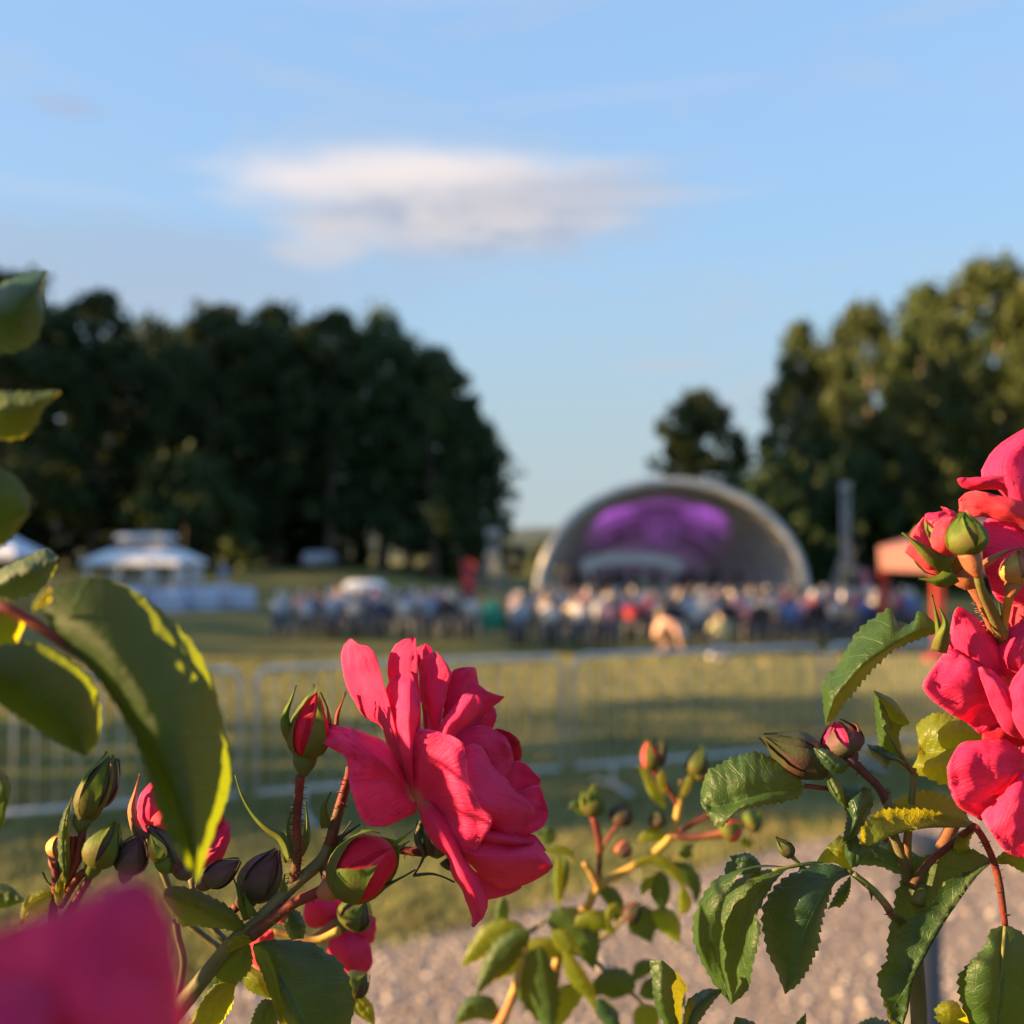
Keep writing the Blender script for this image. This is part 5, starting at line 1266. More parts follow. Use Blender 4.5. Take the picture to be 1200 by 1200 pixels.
# ---------------------------------------------------------------- bush behind, out of focus
B = bush_root(660, .50, 'blurred ochre rose shoot with small buds between the two big blooms')
DM = .51
for pts, r, m in (([(570,1225,0),(590,1192,0),(603,1160,0),(612,1125,0),(618,1098,4)], [8,7.5,6.5,5,4], M_STEM_Y), ([(640,1225,20),(655,1120,14),(673,1083,10),(690,1060,6),(702,1038,0),(736,1019,0),(762,1003,0),(783,984,0),(792,962,0),(797,938,0),(800,915,0)], [9,8.5,7.5,7,7,6,6,6,6,5.5,4.5], M_STEM_Y),
                  ([(702,1038,0),(692,1020,-4),(684,1012,-6)], [6,6,3], M_STEM_Y), ([(702,1034,4),(703,1005,4),(701,978,4),(695,958,4)], [4.5,4,5,5], M_STEM_R), ([(702,1002,8),(714,980,8),(728,962,8)], [3,3,3], M_STEM_R),
                  ([(788,978,0),(810,981,0),(840,978,0),(866,972,0)], [6,5.5,5.5,7], M_HIP_R), ([(796,945,0),(780,920,0),(764,900,0)], [4,4,4], M_STEM_R), ([(797,940,0),(806,915,0),(814,895,0)], [4.5,4.5,5], M_STEM_G), ([(760,1004,12),(785,982,12),(822,960,14),(850,945,14)], [3.5,3.5,3.5,3], M_STEM_R),
                  ([(772,985,8),(772,975,8),(771,966,8)], [3,3,3], M_STEM_G), ([(690,1118,10),(720,1150,10),(745,1168,10),(770,1200,12)], [3,3,3,3], M_STEM_O), ([(692,1106,20),(710,1096,20),(728,1080,20),(735,1068,18)], [4.5,4.5,4,4], M_STEM_O), ([(638,1080,4),(612,1098,4),(600,1104,2)], [3,3,3], M_STEM_O)):
    stem(B, pts, DM, [q * .82 for q in r], m)
cane(B, 640, 1218, DM + .02, 10, M_STEM_Y); cane(B, 570, 1220, DM, 9, M_STEM_Y)
for base, tip, r, body, sm, lab in (((765,902), (758,868), 11, M_PETAL_C, M_SEPAL, 'blurred bud with coral tip at the top of the ochre shoot'), ((770,898), (776,866), 8, M_SEPAL_D, M_SEPAL_D, 'dark bud beside the coral tipped blurred bud'), ((812,908), (824,878), 12, M_SEPAL_D, M_SEPAL, 'yellow green blurred bud near the serrated dark leaf'),
                                    ((816,915), (823,898), 9, M_PETAL_C, M_SEPAL, 'small coral bud against the serrated dark leaf'), ((692,956), (696,924), 14, M_SEPAL, M_SEPAL, 'blurred green bud with upright sepals'), ((724,966), (734,942), 13, M_SEPAL_P, M_SEPAL_D, 'blurred dark purple bud left of the ochre shoot'), ((728,1004), (733,984), 10, M_HIP_R, M_SEPAL_P, 'small round brown bud below the purple one'),
                                    ((771,970), (770,950), 9, M_SEPAL_D, M_SEPAL_D, 'tiny dark bud in the middle of the ochre shoot'), ((846,978), (870,964), 13, M_PETAL_C, M_SEPAL, 'blurred red bud at the right end of the ochre shoot'), ((874,966), (892,955), 13, M_HIP, M_SEPAL, 'yellow green bud at the far right end of the ochre shoot'), ((735,1080), (748,1056), 10, M_SEPAL_P, M_SEPAL_D, 'brown bud among the small leaves below the ochre shoot')):
    bud(B, base, tip, r, DM, body, [(0,1.1,.7,1), (110,1.1,.7,1), (-110,1.1,.7,2)], sm, label=lab)
for mid, w, dz, tl, tr, sl, sr, mt in (([(640,997),(656,995),(668,1000),(674,1012)], 6, (0,0,0), .9, .9, 1, 1, M_LEAF_Y), ([(662,1000),(660,1025),(656,1050),(653,1068)], 14, (0,0,0), .45, .9, 0, 8, M_LEAF), ([(655,1000),(655,1030),(655,1068)], 6, (-2,-2,-2), .9, .9, 2, 2, M_LEAF_Y),
                                 ([(740,1014),(765,1006),(785,1016),(800,1038),(812,1054)], 8, (-4,-6,-6), .8, .8, 2, 2, M_LEAF_Y), ([(772,1020),(774,1045),(778,1072)], 15, (2,2,2), .8, .8, 3, 3, M_LEAF), ([(764,1028),(756,1040),(752,1052)], 8, (0,0,0), .8, .8, 2, 2, M_LEAF_Y),
                                 ([(786,1012),(804,1020),(816,1040),(815,1062)], 12, (6,6,6), .7, .9, 3, 3, M_LEAF), ([(800,1040),(802,1062),(792,1074)], 10, (-2,-2,-2), .8, .8, 2, 2, M_LEAF_Y), ([(735,1068),(752,1080),(764,1106)], 22, (4,4,4), .8, .8, 4, 4, M_LEAF),
                                 ([(765,1066),(782,1080),(797,1108)], 16, (0,0,0), .8, .8, 4, 4, M_LEAF_Y), ([(730,1070),(718,1066),(711,1088)], 10, (0,0,0), .8, .8, 2, 2, M_LEAF_Y), ([(620,1096),(590,1094),(562,1112),(538,1136)], 22, (0,0,0), .7, .8, 4, 3, M_LEAF_Y), ([(622,1090),(598,1108),(574,1138),(556,1170)], 22, (-4,-6,-6), .8, .7, 4, 4, M_LEAF),
                                 ([(608,1112),(590,1132),(570,1152)], 18, (0,2,2), .8, .8, 4, 4, M_LEAF_Y), ([(632,1108),(634,1140),(642,1180),(648,1220)], 34, (-4,-4,-4), .5, .9, 4, 8, M_LEAF), ([(640,1078),(662,1080),(684,1100),(698,1140)], 26, (4,2,2), .8, .9, 4, 6, M_LEAF), ([(646,1090),(665,1110),(688,1118)], 16, (-6,-8,-8), .9, .6, 2, 3, M_LEAF_Y),
                                 ([(662,1112),(672,1140),(690,1165),(698,1188)], 13, (-8,-10,-8), .9, .7, 2, 4, M_LEAF_Y), ([(745,1160),(724,1152),(702,1158),(690,1172)], 22, (4,4,4), .8, .8, 4, 4, M_LEAF), ([(700,1168),(712,1188),(730,1214)], 14, (-20,-20,-20), .8, .8, 4, 4, M_LEAF_N), ([(768,1130),(752,1136),(742,1152)], 12, (6,6,6), .8, .8, 2, 2, M_LEAF),
                                 ([(770,1180),(758,1192),(745,1214)], 20, (4,4,4), .8, .8, 3, 3, M_LEAF_Y), ([(590,1050),(588,1070),(584,1094)], 10, (4,4,4), .8, .8, 2, 2, M_LEAF), ([(690,955),(676,944),(664,948)], 10, (0,0,0), .8, .8, 2, 2, M_LEAF), ([(780,948),(765,925),(752,902),(742,898)], 8, (0,0,0), .8, .8, 2, 2, M_LEAF_Y), ([(650,985),(640,978),(628,976)], 12, (10,10,10), .8, .8, 2, 2, M_LEAF), ([(800,990),(806,1000),(812,1002)], 12, (6,6,6), .8, .8, 2, 2, M_LEAF),
                                 ([(842,968),(850,958),(858,956)], 9, (0,0,0), .8, .8, 2, 2, M_LEAF_Y), ([(868,982),(876,988),(884,984)], 7, (0,0,0), .8, .8, 2, 2, M_LEAF_Y), ([(800,935),(806,920),(812,900)], 6, (-3,-3,-3), .8, .8, 1, 1, M_LEAF_Y), ([(776,900),(775,915),(779,935)], 6, (-3,-3,-3), .8, .8, 1, 1, M_LEAF_Y)):
    qleaf(B, mid, w * 1.04, DM, dz, tl, tr, sl, sr, mt, serr=max(1.0, w * .13), teeth=9, nv=40, nu=8)
sepal_strip(B, [(692,950),(690,935),(697,917)], DM, 6, M_SEPAL, (-5,-5,-5)); sepal_strip(B, [(686,950),(682,935),(684,925)], DM, 5, M_SEPAL, (-5,-5,-5))

# ---------------------------------------------------------------- right bush
C = bush_root(1080, .33, 'rose bush at the right edge with two pink blooms and serrated leaves')
DR = .300
# lower bloom
g = flower(C, (1196,830), 14, DR, dz=12); g['label'] = 'large pink rose cut by the right edge, lower of the two'
def Q(*rails, mat=None, d=0, **kw): return petal(g, list(rails), DR + d / 1000, mat, **kw)
Q(([(1200,800),(1180,745),(1181,710),(1190,686),(1212,664)], [4,4,4,6]), ([(1210,800),(1205,740),(1215,690),(1235,670)], [4,-2,0,4]), ([(1220,800),(1235,760),(1255,720),(1256,690)], [4,4,6,8]), mat=M_PETAL_C)
Q(([(1185,805),(1170,780),(1168,762),(1178,742),(1196,727),(1220,716)], [0,0,-1,0,1]), ([(1195,805),(1190,775),(1205,745),(1232,730)], [0,-6,-6,-2]), ([(1210,810),(1230,790),(1250,765),(1252,745)], [0,-2,0,4]))
Q(([(1182,800),(1183,772),(1173,742)], [2,2,3]), ([(1181,800),(1168,766),(1150,728)], [2,-2,3]), ([(1180,800),(1153,762),(1122,711.5)], [2,-4,2]), ([(1180,802),(1143,768),(1115,735)], [2,-4,-1]), ([(1180,804),(1145,778),(1112,759)], [2,-2,1]), nu=16, nv=18)
Q(([(1182,800),(1148,780),(1112,759)], [-1,-4,-1]), ([(1182,806),(1135,785),(1096,779)], [-1,-7,-4]), ([(1182,812),(1130,800),(1081.5,806)], [-1,-8,-6]), ([(1182,818),(1140,815),(1108,832)], [-1,-6,-3]), ([(1183,825),(1152,830),(1133,847)], [-1,-3,1]), ([(1184,835),(1167,846),(1152,863)], [-1,0,3]), nu=20, nv=18, ripple=2.4)
Q(([(1210,870),(1178,858),(1158,820),(1146,783)], [-6,-9,-10,-9]), ([(1212,865),(1190,840),(1170,805),(1152,782)], [-6,-12,-13,-10]), ([(1214,860),(1200,835),(1182,805),(1168,788)], [-6,-8,-8,-6]), mat=M_PETAL_N)
Q(([(1214,885),(1190,850),(1182,815),(1186,798),(1200,778)], [-10,-12,-12,-9]), ([(1225,880),(1210,845),(1205,810),(1215,785)], [-10,-16,-16,-12]), ([(1240,880),(1245,840),(1245,810),(1238,790)], [-10,-10,-8,-6]), mat=M_PETAL)
Q(([(1208,892),(1180,868),(1158,868),(1140,869.5)], [-3,-6,-4,-2]), ([(1208,894),(1170,878),(1145,872),(1124,874)], [-3,-9,-8,-5]), ([(1208,896),(1160,890),(1130,888),(1110.5,898)], [-3,-10,-10,-8]), ([(1208,898),(1160,912),(1135,920),(1114,928)], [-3,-9,-8,-6]), ([(1208,900),(1165,925),(1145,940),(1124,945)], [-3,-6,-5,-3]), ([(1210,905),(1180,930),(1165,945),(1150,961)], [-3,-2,0,2]), nu=20, nv=18, ripple=2.4)
Q(([(1206,896),(1180,925),(1150,956)], [-5,-7,-4]), ([(1207,896),(1182,935),(1160,973)], [-5,-10,-7]), ([(1208,896),(1190,945),(1173,992)], [-5,-11,-8]), ([(1210,896),(1200,950),(1186,1001)], [-5,-10,-6]), ([(1214,896),(1215,950),(1206,1004)], [-5,-8,-3]), ([(1225,896),(1240,940),(1245,985)], [-5,-4,2]), nu=20, nv=18, ripple=2.4)
Q(([(1215,900),(1230,930),(1255,960)], [-2,-5,0]), ([(1218,895),(1245,905),(1275,910)], [-2,-8,-2]), ([(1222,885),(1250,870),(1280,860)], [-2,-4,2]))
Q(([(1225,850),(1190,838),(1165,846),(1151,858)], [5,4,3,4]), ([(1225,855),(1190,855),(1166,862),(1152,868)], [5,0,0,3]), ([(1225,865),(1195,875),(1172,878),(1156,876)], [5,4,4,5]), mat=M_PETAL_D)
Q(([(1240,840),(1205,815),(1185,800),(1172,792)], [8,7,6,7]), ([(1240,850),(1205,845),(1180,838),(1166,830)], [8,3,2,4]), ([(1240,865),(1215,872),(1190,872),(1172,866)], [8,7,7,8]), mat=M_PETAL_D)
# upper bloom
h = flower(C, (1215,655), 14, DR, dz=14); h['label'] = 'pink rose cut by the right edge, upper of the two'
def H(*rails, mat=None, **kw): return petal(h, list(rails), DR, mat or M_PETAL_C, **kw)
H(([(1215,640),(1175,580),(1150,560),(1150,551),(1158,536),(1173,519),(1200,502)], [8,6,4,5,6,8]), ([(1220,640),(1195,585),(1185,545),(1200,520),(1225,500)], [8,-2,-4,0,5]), ([(1235,640),(1245,590),(1250,550),(1250,510)], [8,4,6,10]), mat=M_PETAL, nu=16)
H(([(1220,590),(1175,575),(1150,574),(1131,573),(1124,567)], [4,2,1,0]), ([(1220,580),(1175,568),(1145,566),(1122.5,563)], [4,-2,-3,-1]), ([(1225,570),(1200,559),(1176,557),(1150,559),(1126,559.5)], [4,-2,-3,-2,-1]), mat=M_PETAL_N)
H(([(1225,640),(1200,618),(1177,612),(1150,605),(1136,606),(1124,600)], [0,-2,-2,-1,0]), ([(1225,625),(1195,605),(1165,593),(1140,590),(1123.5,592)], [0,-5,-6,-4,-1]), ([(1228,605),(1200,588),(1168,580),(1146,575),(1131,578),(1124,586)], [0,-5,-5,-4,-1]), nu=18, nv=20)
H(([(1225,640),(1190,615),(1165,606),(1152,612)], [4,2,2,3]), ([(1225,655),(1190,645),(1165,640),(1151.5,640)], [4,-3,-3,0]), ([(1225,670),(1195,672),(1172,672),(1154,665)], [4,-4,-4,0]), ([(1230,690),(1210,698),(1190,700),(1166,698)], [4,-1,-1,2]), ([(1238,705),(1220,715),(1200,714),(1181,709)], [4,3,4,6]), mat=M_PETAL, nu=18)
H(([(1240,650),(1262,620),(1275,590),(1270,560)], [0,-3,0,3]), ([(1242,660),(1275,650),(1292,640),(1300,620)], [0,-7,-3,2]), ([(1240,672),(1265,690),(1285,695),(1295,690)], [0,-2,2,6]))
# the halves of both blooms that lie beyond the picture
for fn, cx, cy, ln, depth in ((Q, 1212, 835, 92, 4), (H, 1222, 640, 84, 4)):
    for i, a0 in enumerate((-80, -38, 0, 36, 74)):
        a = math.radians(a0); ux, uy = math.cos(a), math.sin(a); nx, ny = -uy, ux; L = ln * (.86 + .14 * ((i * 7) % 3)); dz = depth + (3, -2, 2, -3, 3)[i]
        fn(*[([(cx + nx * s * 6, cy + ny * s * 6), (cx + ux * L * .5 + nx * s * L * .36, cy + uy * L * .5 + ny * s * L * .36), (cx + ux * L * .85 + nx * s * L * .42, cy + uy * L * .85 + ny * s * L * .42), (cx + ux * L * (1.06 - .22 * abs(s)) + nx * s * L * .26, cy + uy * L * (1.06 - .22 * abs(s)) + ny * s * L * .26)], [dz, dz - 5 + 4 * abs(s), dz - 4 + 5 * abs(s), dz + 2 + 3 * abs(s)]) for s in (-1, -.5, 0, .5, 1)])
# half open bud
hb = bud(C, (1124,668), (1085,606), 34, DR, M_PETAL_C, [(-10,.98,.62,5), (120,1.0,.7,8), (-130,1.0,.6,10)], M_SEPAL, hip=(1143,690,15), hip_mat=M_HIP_R, dz=(-4,0), prof=[(0,.40),(.08,.68),(.22,.92),(.4,1.0),(.6,.98),(.78,.86),(.9,.66),(.97,.40),(1,.15)], label='half open coral bud at the upper right')
petal(hb, [([(1118,662),(1090,668),(1071,656),(1060,647)], [-9,-8,-5]), ([(1116,658),(1090,655),(1074,640),(1068,630)], [-9,-13,-10]), ([(1114,655),(1096,645),(1084,620),(1083,605)], [-9,-10,-6])], DR, M_PETAL_C)
petal(hb, [([(1116,660),(1096,648),(1090,630),(1096,614),(1106,606)], [-10,-14,-14,-10]), ([(1120,655),(1110,635),(1110,618),(1114,606)], [-10,-17,-17,-12]), ([(1126,652),(1130,635),(1128,618),(1122,607)], [-10,-12,-12,-9])], DR, M_PETAL_C)
petal(hb, [([(1112,650),(1092,620),(1084,604),(1095,600)], [0,-4,-5,-3]), ([(1114,650),(1104,620),(1100,604),(1106,599)], [0,-8,-8,-4]), ([(1118,650),(1120,625),(1116,610),(1109,600)], [0,-4,-4,-2])], DR, M_PETAL)
petal(hb, [([(1130,640),(1112,612),(1106,598),(1103,594)], [2,0,0]), ([(1132,640),(1118,608),(1112,596)], [2,-3,-2]), ([(1134,640),(1128,612),(1122,602)], [2,1,1])], DR, M_PETAL)
sepal_strip(hb, [(1116,660),(1096,654),(1080,643),(1067,632),(1057,624)], DR, 13, M_SEPAL, (-13,-15,-15,-12))
sepal_strip(hb, [(1119,672),(1104,680),(1090,680),(1076,678)], DR, 12, M_SEPAL, (-12,-13,-12))
stem(C, [(1140,686,-4),(1147,702,-4),(1156,722,-3),(1166,745,0)], DR, [8,5,4.5,4.5], M_HIP_R, prick=50)
bud(C, (1135,650), (1129,600), 20, DR, M_SEPAL, [(-20,1.0,.7,0), (60,1.04,.6,0), (-110,1,.8,0), (150,1,.8,0)], M_SEPAL, hip=(1147,676,11), hip_mat=M_HIP_R, dz=(-24,-24), label='small closed green bud in front of the half open one')
stem(C, [(1145,668,-22),(1150,690,-18),(1160,712,-12),(1172,738,-4),(1176,750,0)], DR, [5,5,6,7,8], M_STEM_G, n=12)
bud(C, (1188,684), (1195,644), 17, DR, M_HIP_R, [(-20,1.0,.7,0), (60,1.04,.6,0), (180,1,.8,0)], M_STEM_Y, hip=(1182,700,9), hip_mat=M_HIP_R, dz=(-18,-18), label='small ochre bud below the upper right bloom')
stem(C, [(1184,694,-18),(1180,712,-12),(1176,735,-4),(1176,752,0)], DR, [5,5,5,6], M_STEM_Y)
sepal_strip(C, [(1152,662),(1168,652),(1185,644),(1202,642)], DR, 5, M_HIP_R, (-20,-20,-20))
# stipules left of the lower bloom
sepal_strip(C, [(1104,760),(1101,740),(1096,715),(1092,697)], DR, 6, M_SEPAL, (-6,-7,-8))
sepal_strip(C, [(1100,764),(1104,748),(1108,730),(1101,712)], DR, 11, M_SEPAL, (-8,-10,-9))
sepal_strip(C, [(1172,748),(1174,730),(1171,706)], DR, 4, M_SEPAL_D, (0,0,0))
# stems
stem(C, [(1078,1225,16),(1075,1150,16),(1069,1070,16),(1060,1015,10),(1048,980,8),(1042,950,4),(1038,925,6)], DR, [10,10,9,8,6.5,5.5,5], M_STEM_O, n=14, seg=40)
stem(C, [(1066,1022,12),(1063,992,8),(1068,940,6),(1071,900,8)], DR, [5.5,5,4,3.5], M_STEM_G)
stem(C, [(1039,940,5),(1030,923,4),(1015,908,2),(1002,895,0),(994,886,0)], DR, [6,5.2,5,5.5,8], M_SEPAL_P, prick=14)
stem(C, [(1072,1090,14),(1048,1075,5),(1038,1060,0),(1022,1042,0),(999,1023,0)], DR, [5.5,5,4.6,4.2,3.6], M_STEM_G, prick=8)
thorn(C, 1021, 1041, DR, 1021.5, 1056, 4.0); thorn(C, 1046, 1070, DR, 1036, 1072, 3.5)
stem(C, [(1142,968,-2),(1152,982,-2),(1163,1006,-2),(1171,1035,-2),(1178,1084,-2)], DR, [4,4,4.2,4,3.5], M_STEM_R, prick=30)
stem(C, [(1178,1084,-2),(1174,1130,-4),(1168,1190,-3),(1155,1250,0)], DR, [2.2,2,1.6,.8], M_STEM_G)
stem(C, [(1142,968,-2),(1120,985,6),(1090,1010,6),(1068,1040,3)], DR, [4,4,4.5,5], M_STEM_R)
stem(C, [(943,921,0),(960,923,0),(975,926,1),(990,940,2),(1008,960,3),(1040,985,3)], DR, [2.8,2.8,3,3,3.2,3.5], M_STEM_R)
stem(C, [(1176,750,0),(1175,800,18),(1160,880,22),(1120,960,20),(1075,1060,6)], DR, [8,8,8,9,9], M_STEM_G)
cane(C, 1078, 1220, DR + .016, 10, M_STEM_O)
# closed buds in the middle
bud(C, (966,900), (893,862), 25, DR, M_SEPAL_D, [(0,1.0,.6,0), (70,1.0,.7,0), (-70,1.03,.8,1), (180,1,.8,0)], M_SEPAL_D, dz=(4,0), prof=[(0,.55),(.1,.72),(.24,.92),(.4,1.0),(.55,.88),(.7,.6),(.84,.32),(.94,.14),(1,.03)], label='long pointed dark green bud above the serrated leaf')
bud(C, (992,884), (978,846), 23, DR, M_PETAL_N, [(-30,.95,.8,2), (45,1.0,.75,4), (120,1.0,.7,6), (-120,1.0,.7,3)], M_SEPAL_P, hip=(999,897,13), hip_mat=M_SEPAL_P, dz=(2,2), label='pink tipped bud with purple base beside the pointed dark bud')
sepal_strip(C, [(1004,880),(1007,866),(1005,852),(1000,846)], DR, 4, M_HIP_R, (0,-1,-1))
# leaves
leaf(C, [([(1099,735),(1090,724),(1076,715.5),(1071,728),(1060,730),(1050,726),(1045,714),(1030,719),(1012,733),(1000,747),(990,764),(982,780),(968,794),(963,808),(965,830),(967,851)], [0,4,8,9,6,2]), ([(1099,738),(1072,741),(1045,757),(1015,777),(995,797),(978,820),(967,851)], [0,-2,-4,-5,-3,0]), ([(1099,741),(1070,752),(1045,764),(1020,788),(1006,806),(992,822),(980,839),(967,851)], [0,3,5,6,5,3])], DR, M_LEAF, False, 4.4, 20, nv=90)
stem(C, [(1099,738,0),(1104,745,0),(1110,765,4),(1120,790,10),(1135,840,16)], DR, [2.5,2.5,3,3,4], M_STEM_G)
leaf(C, [([(942,921),(934,907),(920,894),(900,886),(878,882),(850,892),(829,905),(821,929)], [0,1,2,2,1]), ([(942,922),(920,925),(892,930),(862,940),(835,945),(821,938)], [0,-3,-4,-4,-2]), ([(942,923),(937,934),(916,940),(890,944),(864,951),(846,970),(834,960),(822,944)], [0,-6,-9,-10,-8,-3])], DR, M_LEAF, False, 5.4, 17, puff=-3)
leaf(C, [([(958,878),(966,877),(976,882),(993,893)], [-8,-8,-7]), ([(955,876),(966,886),(978,896),(994,898)], [-8,-11,-10]), ([(953,877),(958,888),(972,904),(989,906),(994,902)], [-8,-8,-7])], DR, M_LEAF_N, False, 1.5, 8)
leaf(C, [([(986,922),(1002,921),(1018,924),(1023,942),(1013,966),(1001,982),(987,988)], [2,0,2,4]), ([(986,922),(998,935),(1004,955),(998,975),(987,988)], [2,-6,-7,-2]), ([(986,923),(988,940),(992,955),(990,972),(987,988)], [2,-1,-1,0])], DR, M_LEAF_N, False, 2.5, 12)
leaf(C, [([(970,906),(978,910),(988,926),(990,944)], [0,-2,-2]), ([(969,907),(975,922),(985,938),(989,945)], [0,-4,-4]), ([(968,908),(970,924),(980,938),(988,946)], [0,-1,-1])], DR, M_LEAF, False, 1.2, 6)
leaf(C, [([(1060,905),(1056,880),(1054,858),(1062,848),(1066,846)], [6,6,2,0]), ([(1050,895),(1046,870),(1040,840),(1032,820),(1025,810)], [6,2,0,0,2]), ([(1040,895),(1030,872),(1026,845),(1025,825),(1024,810)], [6,5,5,5,4])], DR + .006, M_LEAF, False, 2.0, 10)
leaf(C, [([(1066,846),(1058,834),(1046,820),(1034,813),(1024,809)], [-2,-3,-2,0]), ([(1065,848),(1054,840),(1043,830),(1034,820),(1024,810)], [-2,-6,-6,-3]), ([(1064,850),(1050,848),(1042,840),(1035,826),(1025,812)], [-2,-2,0,0])], DR + .006, M_LEAF_Y, False, 1.0, 8)  # curled lip of the dark leaf, sunlight put into its yellow colour
leaf(C, [([(1068,905),(1060,892),(1045,882),(1030,874),(1016,872)], [2,0,-1,0]), ([(1068,906),(1054,892),(1038,886),(1017,875)], [2,-5,-6,-2]), ([(1068,907),(1050,896),(1040,896),(1038,902),(1022,884),(1017,876)], [2,2,3,1])], DR + .004, M_LEAF_N, False, 1.5, 8)
stem(C, [(1070,905,6),(1052,878,4),(1036,852,3)], DR, [3,2.2,1.6], M_STEM_G)
leaf(C, [([(1160,868),(1150,858),(1132,846),(1113,837),(1097,835),(1084,841),(1073,850)], [-2,2,6,9,12]), ([(1160,869),(1138,871),(1118,876),(1098,881),(1079,880),(1073,852)], [-2,0,4,8,12]), ([(1158,872),(1150,890),(1130,905),(1110,920),(1085,911),(1068,902),(1080,882),(1074,856)], [-2,0,2,5,9,12])], DR + .01, M_LEAF_Y, False, 4, 14, puff=-3)
leaf(C, [([(1144,968),(1133,956),(1118,938),(1100,930),(1083,927),(1063,932),(1050,938),(1040,950),(1020,968),(1008,988)], [2,8,10,9,4,-2,-12]), ([(1144,970),(1115,970),(1083,971),(1047,979),(1022,991),(1008,989)], [0,-4,-8,-12,-14]), ([(1144,969),(1133,963),(1112,955),(1092,950),(1066,947),(1043,948),(1026,953),(1012,966),(1007,988)], [1,0,-3,-7,-10,-13])], DR, M_LEAF_Y, True, 5.0, 20, puff=1.5)
leaf(C, [([(1164,1008),(1136,994),(1112,994),(1088,1003),(1070,1016),(1058,1032),(1050,1044),(1047,1062),(1042,1088),(1040,1130),(1042,1180),(1050,1216)], [2,6,10,12,11,6,0,-8]), ([(1164,1010),(1146,1026),(1124,1056),(1104,1086),(1084,1122),(1070,1150),(1064,1185),(1052,1217)], [0,-2,-3,-4,-5,-5]), ([(1164,1009),(1140,1020),(1116,1029),(1103,1040),(1092,1057),(1076,1069),(1057,1084),(1047,1110),(1029,1142),(1031,1158),(1036,1178),(1050,1217)], [1,1,0,-2,-3,-4])], DR, M_LEAF, True, 5.4, 22, puff=1.5, nv=96)
leaf(C, [([(1178,1083),(1160,1091),(1153,1110),(1138,1126),(1124,1142),(1123,1160),(1130,1186),(1140,1215),(1155,1255)], [0,-2,0,2,3]), ([(1178,1083),(1175,1125),(1169,1180),(1156,1256)], [0,-4,-4,0]), ([(1178,1083),(1190,1088),(1206,1100),(1224,1130),(1226,1180),(1205,1225),(1157,1256)], [0,1,4,6,4])], DR, M_LEAF, False, 6.0, 19, puff=-3)
leaf(C, [([(1132,1188),(1120,1174),(1104,1174),(1094,1184)], [0,-2,-2]), ([(1134,1194),(1118,1188),(1098,1190)], [0,-5,-4]), ([(1136,1200),(1120,1204),(1104,1200),(1094,1192)], [0,0,0])], DR - .006, M_LEAF_Y, False, 2.2, 8)
leaf(C, [([(1166,1007),(1178,997),(1195,994),(1220,1000)], [0,0,0]), ([(1166,1009),(1182,1004),(1200,1006),(1222,1014)], [0,-3,-3]), ([(1166,1011),(1182,1014),(1202,1024),(1222,1026)], [0,0,2])], DR, M_LEAF_Y, False, 2, 8)
leaf(C, [([(1166,1010),(1178,1000),(1184,996),(1190,998)], [2,2,2]), ([(1166,1011),(1176,1006),(1188,1004)], [2,0,0]), ([(1166,1012),(1178,1013),(1190,1010)], [2,2,2])], DR, M_LEAF_N, False, 1, 6)
leaf(C, [([(1150,970),(1140,978),(1136,990),(1140,1002)], [6,6,6]), ([(1146,968),(1132,980),(1124,992),(1120,1000)], [6,3,3]), ([(1140,967),(1124,974),(1116,984),(1114,998)], [6,7,7])], DR, M_LEAF_Y, False, 1.5, 6)
leaf(C, [([(999,1022),(975,1013),(951,1015),(930,1022),(907,1038),(895,1062),(895,1092),(900,1118),(911,1140),(920,1166)], [0,2,4,6,6,3]), ([(999,1023),(970,1040),(948,1078),(932,1122),(920,1166)], [0,-4,-6,-4,0]), ([(999,1024),(985,1030),(976,1040),(970,1058),(965,1078),(958,1110),(944,1142),(930,1158),(920,1166)], [0,2,4,5,4,2])], DR, M_LEAF_N, False, 5.6, 18, puff=-3)
leaf(C, [([(998,1022),(978,1012),(954,1013)], [3,2,4]), ([(999,1015),(985,998),(968,993)], [3,0,3]), ([(1000,1020),(999,1000),(996,985),(984,979)], [3,4,5])], DR + .004, M_LEAF_Y, False, 1, 8)
leaf(C, [([(997,1026),(984,1040),(974,1058),(970,1066)], [5,5,5]), ([(997,1030),(990,1046),(980,1062)], [5,3,4]), ([(998,1032),(994,1052),(984,1064)], [5,6,6])], DR + .004, M_LEAF, False, 2.5, 8)
leaf(C, [([(925,1016),(893,1016),(869,1022),(855,1042),(843,1062),(836,1085),(838,1115),(848,1150),(857,1178)], [-4,-7,-8,-7,-4,0]), ([(925,1016),(893,1013),(866,1019),(839,1030),(821,1053),(813,1081),(815,1109),(832,1146),(857,1178)], [0,0,0,1,2,1])], DR, M_LEAF, False, 4.4, 18, puff=-2)
leaf(C, [([(923,1017),(880,1022),(850,1044),(834,1080),(836,1115),(848,1152),(857,1178)], [4,7,9,9,5]), ([(923,1018),(895,1035),(872,1075),(862,1120),(857,1178)], [3,1,0,0,1]), ([(923,1018),(910,1032),(897,1052),(887,1074),(892,1090),(882,1134),(876,1160),(857,1178)], [2,-3,-8,-10,-8,-4])], DR, M_LEAF, False, 3.6, 16, puff=-2)
stem(C, [(999,1023,0),(960,1012,3),(925,1016,2),(905,1020,2)], DR, [3,2.6,2.2,1.8], M_STEM_G)
leaf(C, [([(893,1014),(885,1004),(874,1000),(855,1003)], [3,2,3]), ([(892,1018),(876,1012),(858,1008)], [3,0,1]), ([(890,1022),(870,1025),(850,1024),(852,1010)], [3,3,4])], DR + .002, M_LEAF_N, False, 2, 8)
bud(C, (928,1003), (910,984), 8, DR, M_SEPAL, [(0,1.1,.8,0), (120,1.1,.8,0)], M_SEPAL_D, dz=(3,3), label='tiny leaf bud on its thin stalk above the hanging leaves')
